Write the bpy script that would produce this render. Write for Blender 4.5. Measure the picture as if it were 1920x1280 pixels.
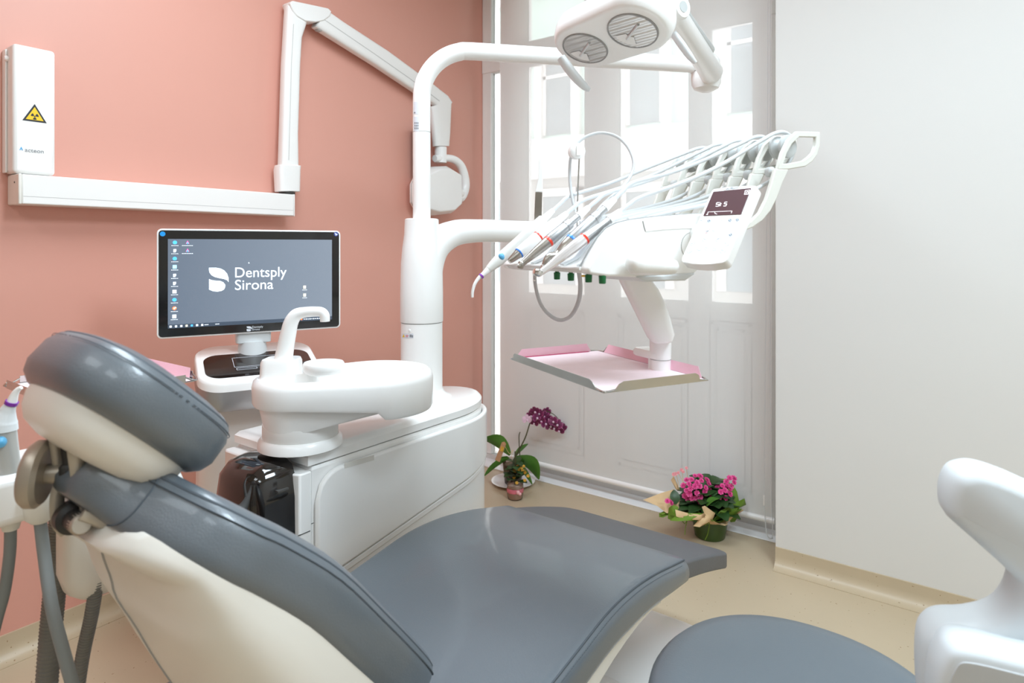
import bpy, bmesh, math, random
from mathutils import Vector, Matrix
random.seed(7)
C = bpy.context.scene.collection
for o in list(bpy.data.objects):
    bpy.data.objects.remove(o)
PI = math.pi

# ------------------------------------------------------------------ camera, world, lights, exposure
CAM_H, FOC, U0, V0 = 1.3, 1190.0, 960.0, 462.0
TH = math.radians(36.3)
SN, CS = math.sin(TH), math.cos(TH)
cam = bpy.data.cameras.new('camera')
cam.sensor_width = 36.0
cam.lens = FOC / 1920 * 36
cam.shift_y = -(640 - V0) / 1920
cam.clip_start = 0.02
cam.dof.use_dof = True
cam.dof.focus_distance = 1.75
cam.dof.aperture_fstop = 5.0
co = bpy.data.objects.new('camera', cam)
co.location = (0, 0, CAM_H)
co.rotation_euler = (PI / 2, 0, TH)
C.objects.link(co)
sc = bpy.context.scene
sc.camera = co

w = bpy.data.worlds.new('world')
sc.world = w
w.use_nodes = True
bg = w.node_tree.nodes['Background']
bg.inputs[0].default_value = (1.0, 0.985, 0.96, 1)
bg.inputs[1].default_value = 3.6


def area(name, loc, sx, sy, power, col=(0.71, 0.875, 1.0), rot=(0, 0, 0)):
    l = bpy.data.lights.new(name, 'AREA')
    l.shape = 'RECTANGLE'
    l.size, l.size_y, l.energy, l.color = sx, sy, power, col
    o = bpy.data.objects.new(name, l)
    o.location, o.rotation_euler = loc, rot
    C.objects.link(o)
    return o


LAMPS = [(-1.15, 1.05), (0.75, 1.05), (-1.15, -1.0), (0.75, -1.0)]
for lx_, ly_ in LAMPS:
    area('ceiling_lamp_light', (lx_, ly_, 2.945), 1.15, 0.55, (43 if lx_ > 0 else 23) if ly_ > 0 else (8 if lx_ > 0 else 5))

vs = sc.view_settings
vs.view_transform = 'Standard'
vs.look = 'None'
vs.gamma = 1.0
vs.use_curve_mapping = False
vs.exposure = 0.60
try:
    sc.cycles.use_denoising = True
    sc.cycles.max_bounces = 10
    sc.cycles.diffuse_bounces = 6
    sc.cycles.transparent_max_bounces = 16
    sc.cycles.sample_clamp_indirect = 6.0
    sc.cycles.caustics_reflective = False
    sc.cycles.caustics_refractive = False
except Exception:
    pass


# ------------------------------------------------------------------ measuring helpers (sight line of a pixel met with a real plane)
def ray(u, v):
    a, b = (u - U0) / FOC, -(v - V0) / FOC
    return Vector((-SN + a * CS, CS + a * SN, b))


EYE = Vector((0, 0, CAM_H))


def pd(u, v, d): return EYE + ray(u, v) * d
def px(u, v, x): return pd(u, v, x / ray(u, v).x)
def py(u, v, y): return pd(u, v, y / ray(u, v).y)
def pz(u, v, z): return pd(u, v, (z - CAM_H) / ray(u, v).z)


def pl(u, v, p0, n):
    r = ray(u, v)
    return pd(u, v, (Vector(p0) - EYE).dot(n) / r.dot(n))


V = Vector

# ------------------------------------------------------------------ materials
MATS = {}


def srgb(h):
    c = [int(h[i:i + 2], 16) / 255 for i in (0, 2, 4)]
    return tuple(x / 12.92 if x <= 0.04045 else ((x + 0.055) / 1.055) ** 2.4 for x in c)


def mat(name, hexc, rough=0.4, metal=0.0, coat=0.0, bump=None, vary=None, emit=0.0, spec=0.5, trans=0.0, alpha=1.0, speck=None):
    if name in MATS:
        return MATS[name]
    m = bpy.data.materials.new(name)
    m.use_nodes = True
    nt = m.node_tree
    b = nt.nodes['Principled BSDF']
    col = srgb(hexc)
    b.inputs['Base Color'].default_value = (*col, 1)
    b.inputs['Roughness'].default_value = rough
    b.inputs['Metallic'].default_value = metal
    b.inputs['Coat Weight'].default_value = coat
    b.inputs['Coat Roughness'].default_value = 0.08
    b.inputs['Specular IOR Level'].default_value = spec
    b.inputs['Transmission Weight'].default_value = trans
    b.inputs['Alpha'].default_value = alpha
    if emit:
        b.inputs['Emission Color'].default_value = (*col, 1)
        b.inputs['Emission Strength'].default_value = emit
    tc = nt.nodes.new('ShaderNodeTexCoord')
    colsock = None
    if vary:
        n = nt.nodes.new('ShaderNodeTexNoise')
        n.inputs['Scale'].default_value = vary[0]
        n.inputs['Detail'].default_value = 4
        nt.links.new(tc.outputs['Object'], n.inputs['Vector'])
        r = nt.nodes.new('ShaderNodeValToRGB')
        k = vary[1]
        r.color_ramp.elements[0].color = (*[x * (1 - k) for x in col], 1)
        r.color_ramp.elements[1].color = (*[min(1, x * (1 + k)) for x in col], 1)
        r.color_ramp.elements[0].position, r.color_ramp.elements[1].position = 0.3, 0.7
        nt.links.new(n.outputs['Fac'], r.inputs['Fac'])
        colsock = r.outputs['Color']
    if speck:                                   # (scale, hex, amount)
        n = nt.nodes.new('ShaderNodeTexNoise')
        n.inputs['Scale'].default_value = speck[0]
        n.inputs['Detail'].default_value = 1
        nt.links.new(tc.outputs['Object'], n.inputs['Vector'])
        r = nt.nodes.new('ShaderNodeValToRGB')
        r.color_ramp.elements[0].position, r.color_ramp.elements[1].position = speck[2], speck[2] + 0.03
        nt.links.new(n.outputs['Fac'], r.inputs['Fac'])
        mx = nt.nodes.new('ShaderNodeMix')
        mx.data_type = 'RGBA'
        mx.inputs[6].default_value = (*col, 1)
        if colsock:
            nt.links.new(colsock, mx.inputs[6])
        mx.inputs[7].default_value = (*srgb(speck[1]), 1)
        nt.links.new(r.outputs['Color'], mx.inputs[0])
        colsock = mx.outputs[2]
    if colsock:
        nt.links.new(colsock, b.inputs['Base Color'])
    if bump:
        n = nt.nodes.new('ShaderNodeTexNoise')
        n.inputs['Scale'].default_value = bump[0]
        n.inputs['Detail'].default_value = 3
        nt.links.new(tc.outputs['Object'], n.inputs['Vector'])
        bp = nt.nodes.new('ShaderNodeBump')
        bp.inputs['Strength'].default_value = bump[1]
        bp.inputs['Distance'].default_value = 0.002
        nt.links.new(n.outputs['Fac'], bp.inputs['Height'])
        nt.links.new(bp.outputs['Normal'], b.inputs['Normal'])
    MATS[name] = m
    return m


WHITE = mat('white_plastic', 'f6f5f3', 0.28, coat=0.3, vary=(3, 0.01))
WHITE_SOFT = mat('white_satin_plastic', 'efedea', 0.42, vary=(3, 0.01))
CREAM = mat('cream_plastic', 'e8e4dc', 0.38, vary=(3, 0.015))
GREYW = mat('pale_grey_plastic', 'dcdfe0', 0.4, vary=(4, 0.01))
WHIP = mat('warm_grey_plastic', 'dfddd5', 0.42, vary=(5, 0.01))
LIGHTG = mat('light_grey_plastic', 'bfc2c1', 0.4, vary=(6, 0.02))
HOSE = mat('grey_white_hose', 'd0d2d3', 0.4, vary=(20, 0.01))
HOSE_W = mat('white_hose', 'e4e7ea', 0.38, vary=(20, 0.01))
DHOSE = mat('grey_rubber_hose', '7f8484', 0.5, vary=(20, 0.03))
RIBHOSE = mat('dark_grey_ribbed_hose', '77756f', 0.55, vary=(20, 0.03))
SEAM = mat('dark_seam', '4a4846', 0.6, vary=(20, 0.05))
SEAM_L = mat('grey_seam', '9b9a98', 0.6, vary=(20, 0.05))
CORAL = mat('coral_wall_paint', 'd99e8e', 0.42, vary=(1.3, 0.012), bump=(180, 0.03))
WALLW = mat('white_wall_paint', 'dad8d4', 0.6, vary=(1.3, 0.01), bump=(220, 0.04))
CEIL = mat('ceiling_paint', 'f2f1ee', 0.7, vary=(1.3, 0.01))
FLOOR = mat('beige_vinyl', 'c0af94', 0.36, vary=(2.2, 0.04), speck=(95, '8f7553', 0.735))
LEATHER = mat('slate_leatherette', '596168', 0.42, spec=1.0, coat=0.3, vary=(5, 0.03), bump=(420, 0.16))
LEATHER_F = mat('grey_rubber_footrest', '58595c', 0.5, vary=(9, 0.04), bump=(160, 0.12))
STOOLPAD = mat('stool_leatherette', '697279', 0.42, vary=(5, 0.03), bump=(420, 0.12))
THREAD = mat('seam_thread', '4c535a', 0.6, vary=(40, 0.05))
STEEL = mat('brushed_steel', 'c9c7c3', 0.26, 1.0, vary=(30, 0.05))
CHROME = mat('chrome', 'e4e2de', 0.1, 1.0, vary=(30, 0.02))
TITAN = mat('satin_titanium', 'aaa49c', 0.3, 1.0, vary=(30, 0.05))
BRONZE = mat('warm_grey_metal', 'b0a698', 0.38, 0.55, vary=(14, 0.05))
DARKM = mat('dark_mechanism', '2a2724', 0.5, vary=(14, 0.1))
BLACKG = mat('gloss_black_plastic', '15110f', 0.06, coat=0.6, vary=(3, 0.1))
BEZEL = mat('black_glass_bezel', '0d0c0c', 0.12, coat=0.3, vary=(3, 0.1))
PADGLASS = mat('dark_touchpad_glass', '1c1210', 0.08, coat=0.4, vary=(3, 0.1))
SILVER = mat('silver_paint', 'adadad', 0.34, 0.8, vary=(20, 0.02))
SEAM_P = mat('pale_seam', 'c2c0bd', 0.6, vary=(20, .05))
PINK_LIT = mat('pink_paper_lit', 'fdeaf0', 0.7, vary=(30, 0.02), bump=(240, 0.1))  # the liner's pink paper, paled where strong light washes it out
PINK = mat('pink_paper', 'f6c6d4', 0.7, vary=(30, 0.02), bump=(240, 0.1))
PINK_D = mat('deep_pink_paper_edge', 'b63a63', 0.7, vary=(30, 0.05))
RED = mat('red_ring', 'e23b22', 0.3, vary=(30, 0.03))
BLUE = mat('blue_ring', '2f86e8', 0.3, vary=(30, 0.03))
TEAL = mat('blue_button', '5aa6cf', 0.35, vary=(30, 0.03))
PURPLE = mat('purple_ring', '7a2a9c', 0.35, vary=(30, 0.03))
GREEN = mat('green_knob', '0f6a3a', 0.35, vary=(30, 0.05))
YELLOW = mat('sign_yellow', 'f2c61a', 0.45, vary=(30, 0.02))
BLACK = mat('print_black', '22242a', 0.5, vary=(30, 0.05))
PRINTG = mat('print_grey', '8e9196', 0.5, vary=(30, 0.03))
PRINTL = mat('print_pale_grey', '8499b0', 0.5, vary=(30, 0.02))
PRINTB = mat('print_blue', '4fa9dc', 0.5, vary=(30, 0.03))
PRINTR = mat('print_red', 'e0828a', 0.5, vary=(30, 0.03))
LABELW = mat('label_white', 'dfe3ea', 0.5, vary=(30, 0.02))
WINF = mat('window_frame_paint', 'f1f0ed', 0.45, vary=(4, 0.02))


def glass(name, tint=(0.96, 0.98, 1), gl=0.08):
    m = bpy.data.materials.new(name)
    m.use_nodes = True
    nt = m.node_tree
    for n in list(nt.nodes):
        nt.nodes.remove(n)
    o = nt.nodes.new('ShaderNodeOutputMaterial')
    t = nt.nodes.new('ShaderNodeBsdfTransparent')
    t.inputs[0].default_value = (*tint, 1)
    g = nt.nodes.new('ShaderNodeBsdfGlossy')
    g.inputs['Roughness'].default_value = 0.03
    f = nt.nodes.new('ShaderNodeFresnel')
    f.inputs[0].default_value = 1.45
    mx = nt.nodes.new('ShaderNodeMixShader')
    nt.links.new(f.outputs[0], mx.inputs[0])
    nt.links.new(t.outputs[0], mx.inputs[1])
    nt.links.new(g.outputs[0], mx.inputs[2])
    nt.links.new(mx.outputs[0], o.inputs[0])
    return m


GLASS = glass('window_glass')
POTGLASS = glass('clear_pot_plastic', (0.86, 0.84, 0.8))
PINKGLASS = glass('pink_glass', (0.97, 0.88, 0.85))


def screen_fabric():
    m = bpy.data.materials.new('sheer_screen_fabric')
    m.use_nodes = True
    nt = m.node_tree
    for n in list(nt.nodes):
        nt.nodes.remove(n)
    o = nt.nodes.new('ShaderNodeOutputMaterial')
    t = nt.nodes.new('ShaderNodeBsdfTransparent')
    t.inputs[0].default_value = (0.97, 0.98, 1, 1)
    d = nt.nodes.new('ShaderNodeBsdfDiffuse')
    d.inputs[0].default_value = (*srgb('f8f8f6'), 1)
    tr = nt.nodes.new('ShaderNodeBsdfTranslucent')
    tr.inputs[0].default_value = (*srgb('e6e7e6'), 1)
    m1 = nt.nodes.new('ShaderNodeMixShader')
    m1.inputs[0].default_value = 0.2
    m2 = nt.nodes.new('ShaderNodeMixShader')
    m2.inputs[0].default_value = 0.47
    nt.links.new(d.outputs[0], m1.inputs[1])
    nt.links.new(tr.outputs[0], m1.inputs[2])
    nt.links.new(t.outputs[0], m2.inputs[2])
    nt.links.new(m1.outputs[0], m2.inputs[1])
    nt.links.new(m2.outputs[0], o.inputs[0])
    tc = nt.nodes.new('ShaderNodeTexCoord')
    wv = nt.nodes.new('ShaderNodeTexNoise')
    wv.inputs['Scale'].default_value = 900
    nt.links.new(tc.outputs['Object'], wv.inputs['Vector'])
    mr = nt.nodes.new('ShaderNodeMapRange')
    mr.inputs['To Min'].default_value = 0.22
    mr.inputs['To Max'].default_value = 0.26
    nt.links.new(wv.outputs['Fac'], mr.inputs['Value'])
    nt.links.new(mr.outputs[0], m2.inputs[0])
    return m


FABRIC = screen_fabric()


def lens_material():
    m = mat('ridged_lamp_reflector', 'e0dcd8', 0.38, 1.0)
    nt = m.node_tree
    b = nt.nodes['Principled BSDF']
    tc = nt.nodes.new('ShaderNodeTexCoord')
    wv = nt.nodes.new('ShaderNodeTexWave')
    wv.inputs['Scale'].default_value = 50
    wv.bands_direction = 'Z'
    nt.links.new(tc.outputs['Object'], wv.inputs['Vector'])
    bp = nt.nodes.new('ShaderNodeBump')
    bp.inputs['Strength'].default_value = 0.5
    bp.inputs['Distance'].default_value = 0.002
    nt.links.new(wv.outputs['Fac'], bp.inputs['Height'])
    nt.links.new(bp.outputs['Normal'], b.inputs['Normal'])
    return m


REFL = lens_material()

# ------------------------------------------------------------------ object helpers
WM = {}                                                    # world matrix of every object made here


def thing(name, label, cat, loc=(0, 0, 0), rz=0.0, group=None):
    o = bpy.data.objects.new(name, None)
    o.empty_display_size = 0.05
    o.location = loc
    o.rotation_euler = (0, 0, rz)
    C.objects.link(o)
    o['label'], o['category'] = label, cat
    if group:
        o['group'] = group
    WM[o.name] = Matrix.Translation(loc) @ Matrix.Rotation(rz, 4, 'Z')
    return o


def add(name, geom, m, parent=None, bevel=0, seg=2, smooth=True, sub=0, kind=None, label=None, ang=40, cat=None, group=None):
    vs_, fs = geom
    if parent is not None:
        M = WM[parent.name].inverted()
    else:
        M = Matrix.Identity(4)
    me = bpy.data.meshes.new(name)
    me.from_pydata([tuple(M @ V(v)) for v in vs_], [], [tuple(f) for f in fs])
    bm = bmesh.new()
    bm.from_mesh(me)
    bmesh.ops.remove_doubles(bm, verts=bm.verts, dist=1e-6)
    bmesh.ops.recalc_face_normals(bm, faces=bm.faces)
    bm.to_mesh(me)
    bm.free()
    for x in (m if isinstance(m, list) else [m]):
        me.materials.append(x)
    if smooth:
        me.polygons.foreach_set('use_smooth', [True] * len(me.polygons))
        if not sub:
            me.set_sharp_from_angle(angle=math.radians(ang))
    o = bpy.data.objects.new(name, me)
    C.objects.link(o)
    if parent is not None:
        o.parent = parent
        WM[o.name] = WM[parent.name]
    else:
        WM[o.name] = Matrix.Identity(4)
    if bevel:
        b = o.modifiers.new('bevel', 'BEVEL')
        b.width, b.segments, b.limit_method, b.angle_limit = bevel, seg, 'ANGLE', math.radians(35)
        b.harden_normals = False
    if sub:
        s = o.modifiers.new('subsurf', 'SUBSURF')
        s.levels = s.render_levels = sub
    if kind:
        o['kind'] = kind
    if label:
        o['label'] = label
    if cat:
        o['category'] = cat
    if group:
        o['group'] = group
    return o


def struct(name, geom, m, **k):
    return add(name, geom, m, None, kind='structure', **k)


def join(*gs):
    vv, ff = [], []
    for v, f in gs:
        n = len(vv)
        vv += list(v)
        ff += [[i + n for i in q] for q in f]
    return vv, ff


def box(x0, x1, y0, y1, z0, z1):
    v = [(x, y, z) for x in (x0, x1) for y in (y0, y1) for z in (z0, z1)]
    return v, [(0, 1, 3, 2), (4, 6, 7, 5), (0, 4, 5, 1), (2, 3, 7, 6), (0, 2, 6, 4), (1, 5, 7, 3)]


def obox(c, a, b, d, ha, hb, hd):
    c, a, b, d = V(c), V(a).normalized() * ha, V(b).normalized() * hb, V(d).normalized() * hd
    v = [c + a * i + b * j + d * k for i in (-1, 1) for j in (-1, 1) for k in (-1, 1)]
    return v, box(0, 1, 0, 1, 0, 1)[1]


def prism(pts, vec):
    vec = V(vec)
    n = len(pts)
    v = [V(p) for p in pts] + [V(p) + vec for p in pts]
    f = [list(range(n))[::-1], list(range(n, 2 * n))] + [(i, (i + 1) % n, n + (i + 1) % n, n + i) for i in range(n)]
    return v, f


def poly(pts):
    return [V(p) for p in pts], [list(range(len(pts)))]


def loft(rings, cap0=True, cap1=True):
    n = len(rings[0])
    v, f = [], []
    for r in rings:
        v += [V(p) for p in r]
    for k in range(len(rings) - 1):
        for i in range(n):
            j = (i + 1) % n
            f.append((k * n + i, k * n + j, (k + 1) * n + j, (k + 1) * n + i))
    if cap0:
        f.append(list(range(n))[::-1])
    if cap1:
        b = (len(rings) - 1) * n
        f.append(list(range(b, b + n)))
    return v, f


def frame_of(n):
    n = V(n).normalized()
    a = n.orthogonal().normalized()
    return a, n.cross(a), n


def lathe(c, prof, n=32, axis=(0, 0, 1), cap0=True, cap1=True):
    a, b, d = frame_of(axis) if tuple(axis) != (0, 0, 1) else (V((1, 0, 0)), V((0, 1, 0)), V((0, 0, 1)))
    c = V(c)
    rings = [[c + d * h + (a * math.cos(2 * PI * i / n) + b * math.sin(2 * PI * i / n)) * max(r, 1e-4) for i in range(n)] for r, h in prof]
    return loft(rings, cap0, cap1)


def sphere(c, r, n=16, m=8, sq=(1, 1, 1)):
    rings = []
    for k in range(1, m):
        t = PI * k / m
        rings.append([V(c) + V((math.sin(t) * math.cos(2 * PI * i / n) * r * sq[0], math.sin(t) * math.sin(2 * PI * i / n) * r * sq[1], -math.cos(t) * r * sq[2])) for i in range(n)])
    return loft(rings)


def catmull(P, k):
    P = [V(p) for p in P]
    if k <= 1 or len(P) < 3:
        return P
    Q = [P[0] * 2 - P[1]] + P + [P[-1] * 2 - P[-2]]
    out = []
    for i in range(1, len(Q) - 2):
        for j in range(k):
            t = j / k
            p0, p1, p2, p3 = Q[i - 1], Q[i], Q[i + 1], Q[i + 2]
            out.append(0.5 * ((2 * p1) + (p2 - p0) * t + (2 * p0 - 5 * p1 + 4 * p2 - p3) * t * t + (3 * p1 - p0 - 3 * p2 + p3) * t ** 3))
    out.append(P[-1])
    return out


def tube(path, r, n=12, k=6, cap=True, sx=1.0, up=None):
    """round (or, with sx, flattened) tube along a smoothed path; r may be a list, one per control point"""
    R = r if isinstance(r, (list, tuple)) else [r] * len(path)
    pts = catmull(path, k)
    rr = []
    m = len(pts) - 1
    for i in range(m + 1):
        t = i / m * (len(R) - 1)
        a = min(int(t), len(R) - 2)
        rr.append(R[a] + (R[a + 1] - R[a]) * (t - a))
    rings = []
    prev = None
    for i, p in enumerate(pts):
        d = (pts[min(i + 1, m)] - pts[max(i - 1, 0)]).normalized()
        if prev is None:
            a = V(up) if up else d.orthogonal()
        else:
            a = prev
        a = (a - d * a.dot(d)).normalized()
        prev = a
        b = d.cross(a)
        rings.append([p + a * math.cos(2 * PI * j / n) * rr[i] + b * math.sin(2 * PI * j / n) * rr[i] * sx for j in range(n)])
    return loft(rings, cap, cap)


def sup(c, Ua, Va, a, b, ex, n=48):
    out = []
    for i in range(n):
        t = 2 * PI * i / n
        ct, st = math.cos(t), math.sin(t)
        out.append(V(c) + V(Ua) * a * math.copysign(abs(ct) ** (2 / ex), ct) + V(Va) * b * math.copysign(abs(st) ** (2 / ex), st))
    return out


def pad(c, Ua, Va, N, a, b, ex, prof, n=48):
    """stack of rounded outlines; prof = [(inset, height)]"""
    N = V(N)
    return loft([sup(V(c) + N * h, Ua, Va, max(a - s, 1e-3), max(b - s, 1e-3), ex, n) for s, h in prof])


def hull2(A, ra, B, rb, n=48):
    A, B = V((A[0], A[1])), V((B[0], B[1]))
    d = (B - A).length
    al = math.atan2(B.y - A.y, B.x - A.x)
    be = math.acos(max(-1, min(1, (ra - rb) / d)))
    out = []
    h = n // 2
    for i in range(h):
        t = al - be + 2 * be * i / (h - 1)
        out.append((B.x + rb * math.cos(t), B.y + rb * math.sin(t)))
    for i in range(h):
        t = al + be + (2 * PI - 2 * be) * i / (h - 1)
        out.append((A.x + ra * math.cos(t), A.y + ra * math.sin(t)))
    return out


def rrect(w, h, r, n=6):
    """rounded rectangle outline centred on 0"""
    out = []
    for cx, cy, t0 in ((w / 2 - r, h / 2 - r, 0), (-w / 2 + r, h / 2 - r, PI / 2), (-w / 2 + r, -h / 2 + r, PI), (w / 2 - r, -h / 2 + r, 1.5 * PI)):
        for i in range(n + 1):
            t = t0 + PI / 2 * i / n
            out.append((cx + r * math.cos(t), cy + r * math.sin(t)))
    return out


def text(name, body, size, at_, right, up, m, parent, kind=None, align='LEFT', sx=1.0, extrude=0.0003):
    cu = bpy.data.curves.new(name, 'FONT')
    cu.body, cu.size, cu.extrude, cu.align_x = body, size, extrude, align
    cu.resolution_u = 4
    to = bpy.data.objects.new(name, cu)
    C.objects.link(to)
    dg = bpy.context.evaluated_depsgraph_get()
    me = bpy.data.meshes.new_from_object(to.evaluated_get(dg))
    vs_ = [tuple(v.co) for v in me.vertices]
    fs = [tuple(p.vertices) for p in me.polygons]
    bpy.data.objects.remove(to)
    R, Uu = V(right).normalized(), V(up).normalized()
    N = R.cross(Uu)
    return add(name, ([V(at_) + R * x * sx + Uu * y + N * z for x, y, z in vs_], fs), m, parent, smooth=False)


# ================================================================== THE ROOM
XL, YW, YB, YR, XE, YN, ZC = -2.47, 2.72, 2.95, 3.05, 2.4, -2.3, 3.0
struct('floor', box(XL - .1, XE + .1, YN - .1, YR + .2, -.06, 0), FLOOR)
struct('ceiling', box(XL - .1, XE + .1, YN - .1, YR + .2, ZC, ZC + .1), CEIL)
struct('wall_left', box(XL - .12, XL, YN - .1, YR + .16, 0, ZC), CORAL)
XO = -0.665
struct('wall_far', box(XO, XE + .1, YW, YR + .16, 0, ZC), WALLW)
struct('trim_1', box(XL, XO, YR - .02, YR + .16, 2.9, ZC), WALLW)
WALLD = mat('grey_wall_paint', 'b5b0a9', 0.7, vary=(1.3, 0.01))
struct('wall_right', box(XE, XE + .12, YN - .1, YW + .1, 0, ZC), WALLW)
struct('wall_near', box(XL, XE, YN - .12, YN, 0, ZC), WALLD)


def cove(p0, p1, inward, h=0.08, r=0.045, t=0.007):
    """vinyl skirting with a curved foot, swept from p0 to p1"""
    p0, p1, q = V(p0), V(p1), V(inward)
    prof = [(0, 0), (0, h), (t, h), (t, r)]
    prof += [(t + r - r * math.cos(PI / 2 * i / 6), r - r * math.sin(PI / 2 * i / 6)) for i in range(1, 7)]
    prof[-1] = (t + r, 0.002)
    prof.append((t + r, 0))
    ring = lambda p: [p + q * a + V((0, 0, b)) for a, b in prof]
    return loft([ring(p0), ring(p1)])


struct('baseboard_left', cove((XL, YN, 0), (XL, 2.6, 0), (1, 0, 0)), FLOOR)
struct('baseboard_far', cove((XO, YW, 0), (XE, YW, 0), (0, -1, 0)), FLOOR)

# ---- glazed doors behind the blind
win = thing('window_1', 'tall white glazed doors with panelled lower halves, seen through the sheer blind', 'window', (-1.56, YR + .08, 0))
win['kind'] = 'structure'
del win['category']
f0, f1 = YR, YR + .07
xs = {k: py(k, 500, YR).x for k in (921, 938, 937, 985, 1095, 1158, 1290, 1330, 1410, 1448)}
zb0, zmid0, zmid1, ztop0, ztop1, zend = 0.06, 0.94, 1.03, 2.36, 2.50, 2.9
L0, R0 = XL, XO
panes = [(xs[985], xs[1095]), (xs[1158], xs[1290]), (xs[1330], xs[1410])]
bars = [(L0, xs[921]), (xs[938], xs[985]), (xs[1095], xs[1158]), (xs[1290], xs[1330]), (xs[1410], R0)]
for a, b in bars:
    add('stile', box(a, b, f0, f1, 0.03, zend), WINF, win, bevel=.006)
add('transom', box(L0, R0, f0 - .004, f1, ztop0, ztop1), WINF, win, bevel=.006)
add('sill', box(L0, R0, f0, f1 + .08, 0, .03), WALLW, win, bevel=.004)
add('daylight_strip', box(L0 + .002, R0 - .002, 2.925, f0, 0, .005), mat('daylight_white', 'f4f5f6', .3, vary=(4, .01)), win, bevel=.002)  # white strip on the floor stands for the daylight band under the blind
add('pane', box(xs[921], xs[938], f0 + .03, f0 + .036, .03, zend - .02), GLASS, win, smooth=False)  # narrow glass slit added for the bright sunlit frame strip beside the blind
for a, b in panes:
    add('bottom_rail', box(a, b, f0 + .004, f1, .03, .14), WINF, win, bevel=.005)
    add('middle_rail', box(a, b, f0 + .004, f1, zmid0, zmid1), WINF, win, bevel=.005)
    w_ = b - a
    pn = add('door_panel', join(box(a, b, f0 + .010, f1 - .01, .14, zmid0)), WINF, win, bevel=.003)
    g = []
    for i0, i1, t_ in ((0.0, 0.016, .004), (.03, .045, .005)):
        xa, xb, za, zc = a + i0 + .004, b - i0 - .004, .14 + i0 + .004, zmid0 - i0 - .004
        d_ = i1 - i0
        g += [box(xa, xb, f0 + t_, f0 + .012, za, za + d_), box(xa, xb, f0 + t_, f0 + .012, zc - d_, zc),
              box(xa, xa + d_, f0 + t_, f0 + .012, za, zc), box(xb - d_, xb, f0 + t_, f0 + .012, za, zc)]
    add('moulding', join(*g), WINF, pn, bevel=.003)
    add('pane', box(a, b, f0 + .03, f0 + .036, zmid1, ztop0), GLASS, win, smooth=False)
    add('pane', box(a, b, f0 + .03, f0 + .036, ztop1, zend - .02), GLASS, win, smooth=False)

# ---- building across the street
YBLD = 10.0
MINT = mat('pale_mint_render', 'b4c9c0', 0.8, vary=(0.6, 0.03))
STONE = mat('white_painted_stone', 'd4d2ce', 0.75, vary=(0.8, 0.02))
GREYST = mat('grey_render', '9f9d98', 0.8, vary=(0.7, 0.04))
BGLASS = mat('dull_window_glass', '757f82', 0.25, vary=(2, 0.1))
bld = thing('apartment_building', 'pale mint apartment building with white window surrounds across the street', 'building', (-5, YBLD, -4))
add('wall', box(-14, 4, YBLD, YBLD + .5, 3.25, 9), MINT, bld, smooth=False)
add('cornice', join(box(-14, 4, YBLD - .28, YBLD + .2, 3.12, 3.27), box(-14, 4, YBLD - .18, YBLD + .2, 3.02, 3.12)), STONE, bld, smooth=False)
add('white_band', box(-14, 4, YBLD - .08, YBLD + .4, 2.58, 3.02), STONE, bld, smooth=False)
add('lower_wall', box(-14, 4, YBLD + .05, YBLD + .5, -4, 2.58), GREYST, bld, smooth=False)
for i in range(-4, 5):
    xc = -4.55 + i * 1.72
    for z0, z1 in ((3.38, 4.75), (6.1, 7.5)):
        fr = add('window_surround', join(box(xc - .48, xc - .33, YBLD - .1, YBLD + .05, z0 - .1, z1 + .12), box(xc + .33, xc + .48, YBLD - .1, YBLD + .05, z0 - .1, z1 + .12),
                                         box(xc - .48, xc + .48, YBLD - .12, YBLD + .05, z1 + .02, z1 + .2)), STONE, bld, smooth=False)
        add('window_frame', join(box(xc - .33, xc + .33, YBLD - .03, YBLD + .02, z1 - .32, z1 - .26), box(xc - .33, xc - .27, YBLD - .03, YBLD + .02, z0, z1), box(xc + .27, xc + .33, YBLD - .03, YBLD + .02, z0, z1)), STONE, fr, smooth=False)
        add('window_pane', box(xc - .33, xc + .33, YBLD - .012, YBLD + .01, z0, z1), BGLASS, fr, smooth=False)
    add('lower_window_surround', join(box(xc - .5, xc - .36, YBLD, YBLD + .1, .6, 2.38), box(xc + .36, xc + .5, YBLD, YBLD + .1, .6, 2.38), box(xc - .5, xc + .5, YBLD, YBLD + .1, 2.24, 2.38)), STONE, bld, smooth=False)
    add('lower_window_pane', box(xc - .36, xc + .36, YBLD + .03, YBLD + .06, .6, 2.24), BGLASS, bld, smooth=False)

# ---- roller blind
bx0, bx1 = py(937, 700, YB).x, py(1447, 700, YB).x
bl = thing('roller_blind', 'sheer pale grey roller blind drawn down over the glazed doors', 'blind', ((bx0 + bx1) / 2, YB, .1))
add('fabric', ([(bx0, YB, .085), (bx1, YB, .085), (bx1, YB, 2.92), (bx0, YB, 2.92)], [(0, 1, 2, 3)]), FABRIC, bl, smooth=False)
add('bottom_bar', tube([(bx0 - .01, YB, .085), (bx1 + .012, YB, .085)], .0135, 14, 1), WHITE, bl)
add('roller', lathe((bx0, YB + .03, 2.94), [(.03, 0), (.03, bx1 - bx0)], 20, (1, 0, 0)), WHITE, bl)
chx = py(1441, 700, 2.915).x
cpts = [(chx - .003, 2.915, 2.78), (chx - .004, 2.912, 1.8), (chx - .012, 2.912, .9), (chx - .018, 2.912, .25), (chx - .014, 2.91, .12), (chx, 2.89, .045), (chx + .016, 2.90, .03), (chx + .018, 2.91, .08), (chx + .008, 2.915, .5), (chx + .006, 2.915, 2.78)]
ch = add('pull_chain', tube(cpts, .0016, 6, 8), GREYW, bl)
add('chain_connector', lathe((chx - .018, 2.912, .16), [(.004, 0), (.0045, .01), (.0045, .035), (.004, .045)], 10), WHITE, ch)
bd = []
for p in catmull(cpts, 16):
    bd.append(sphere(p, .0028, 6, 4))
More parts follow.
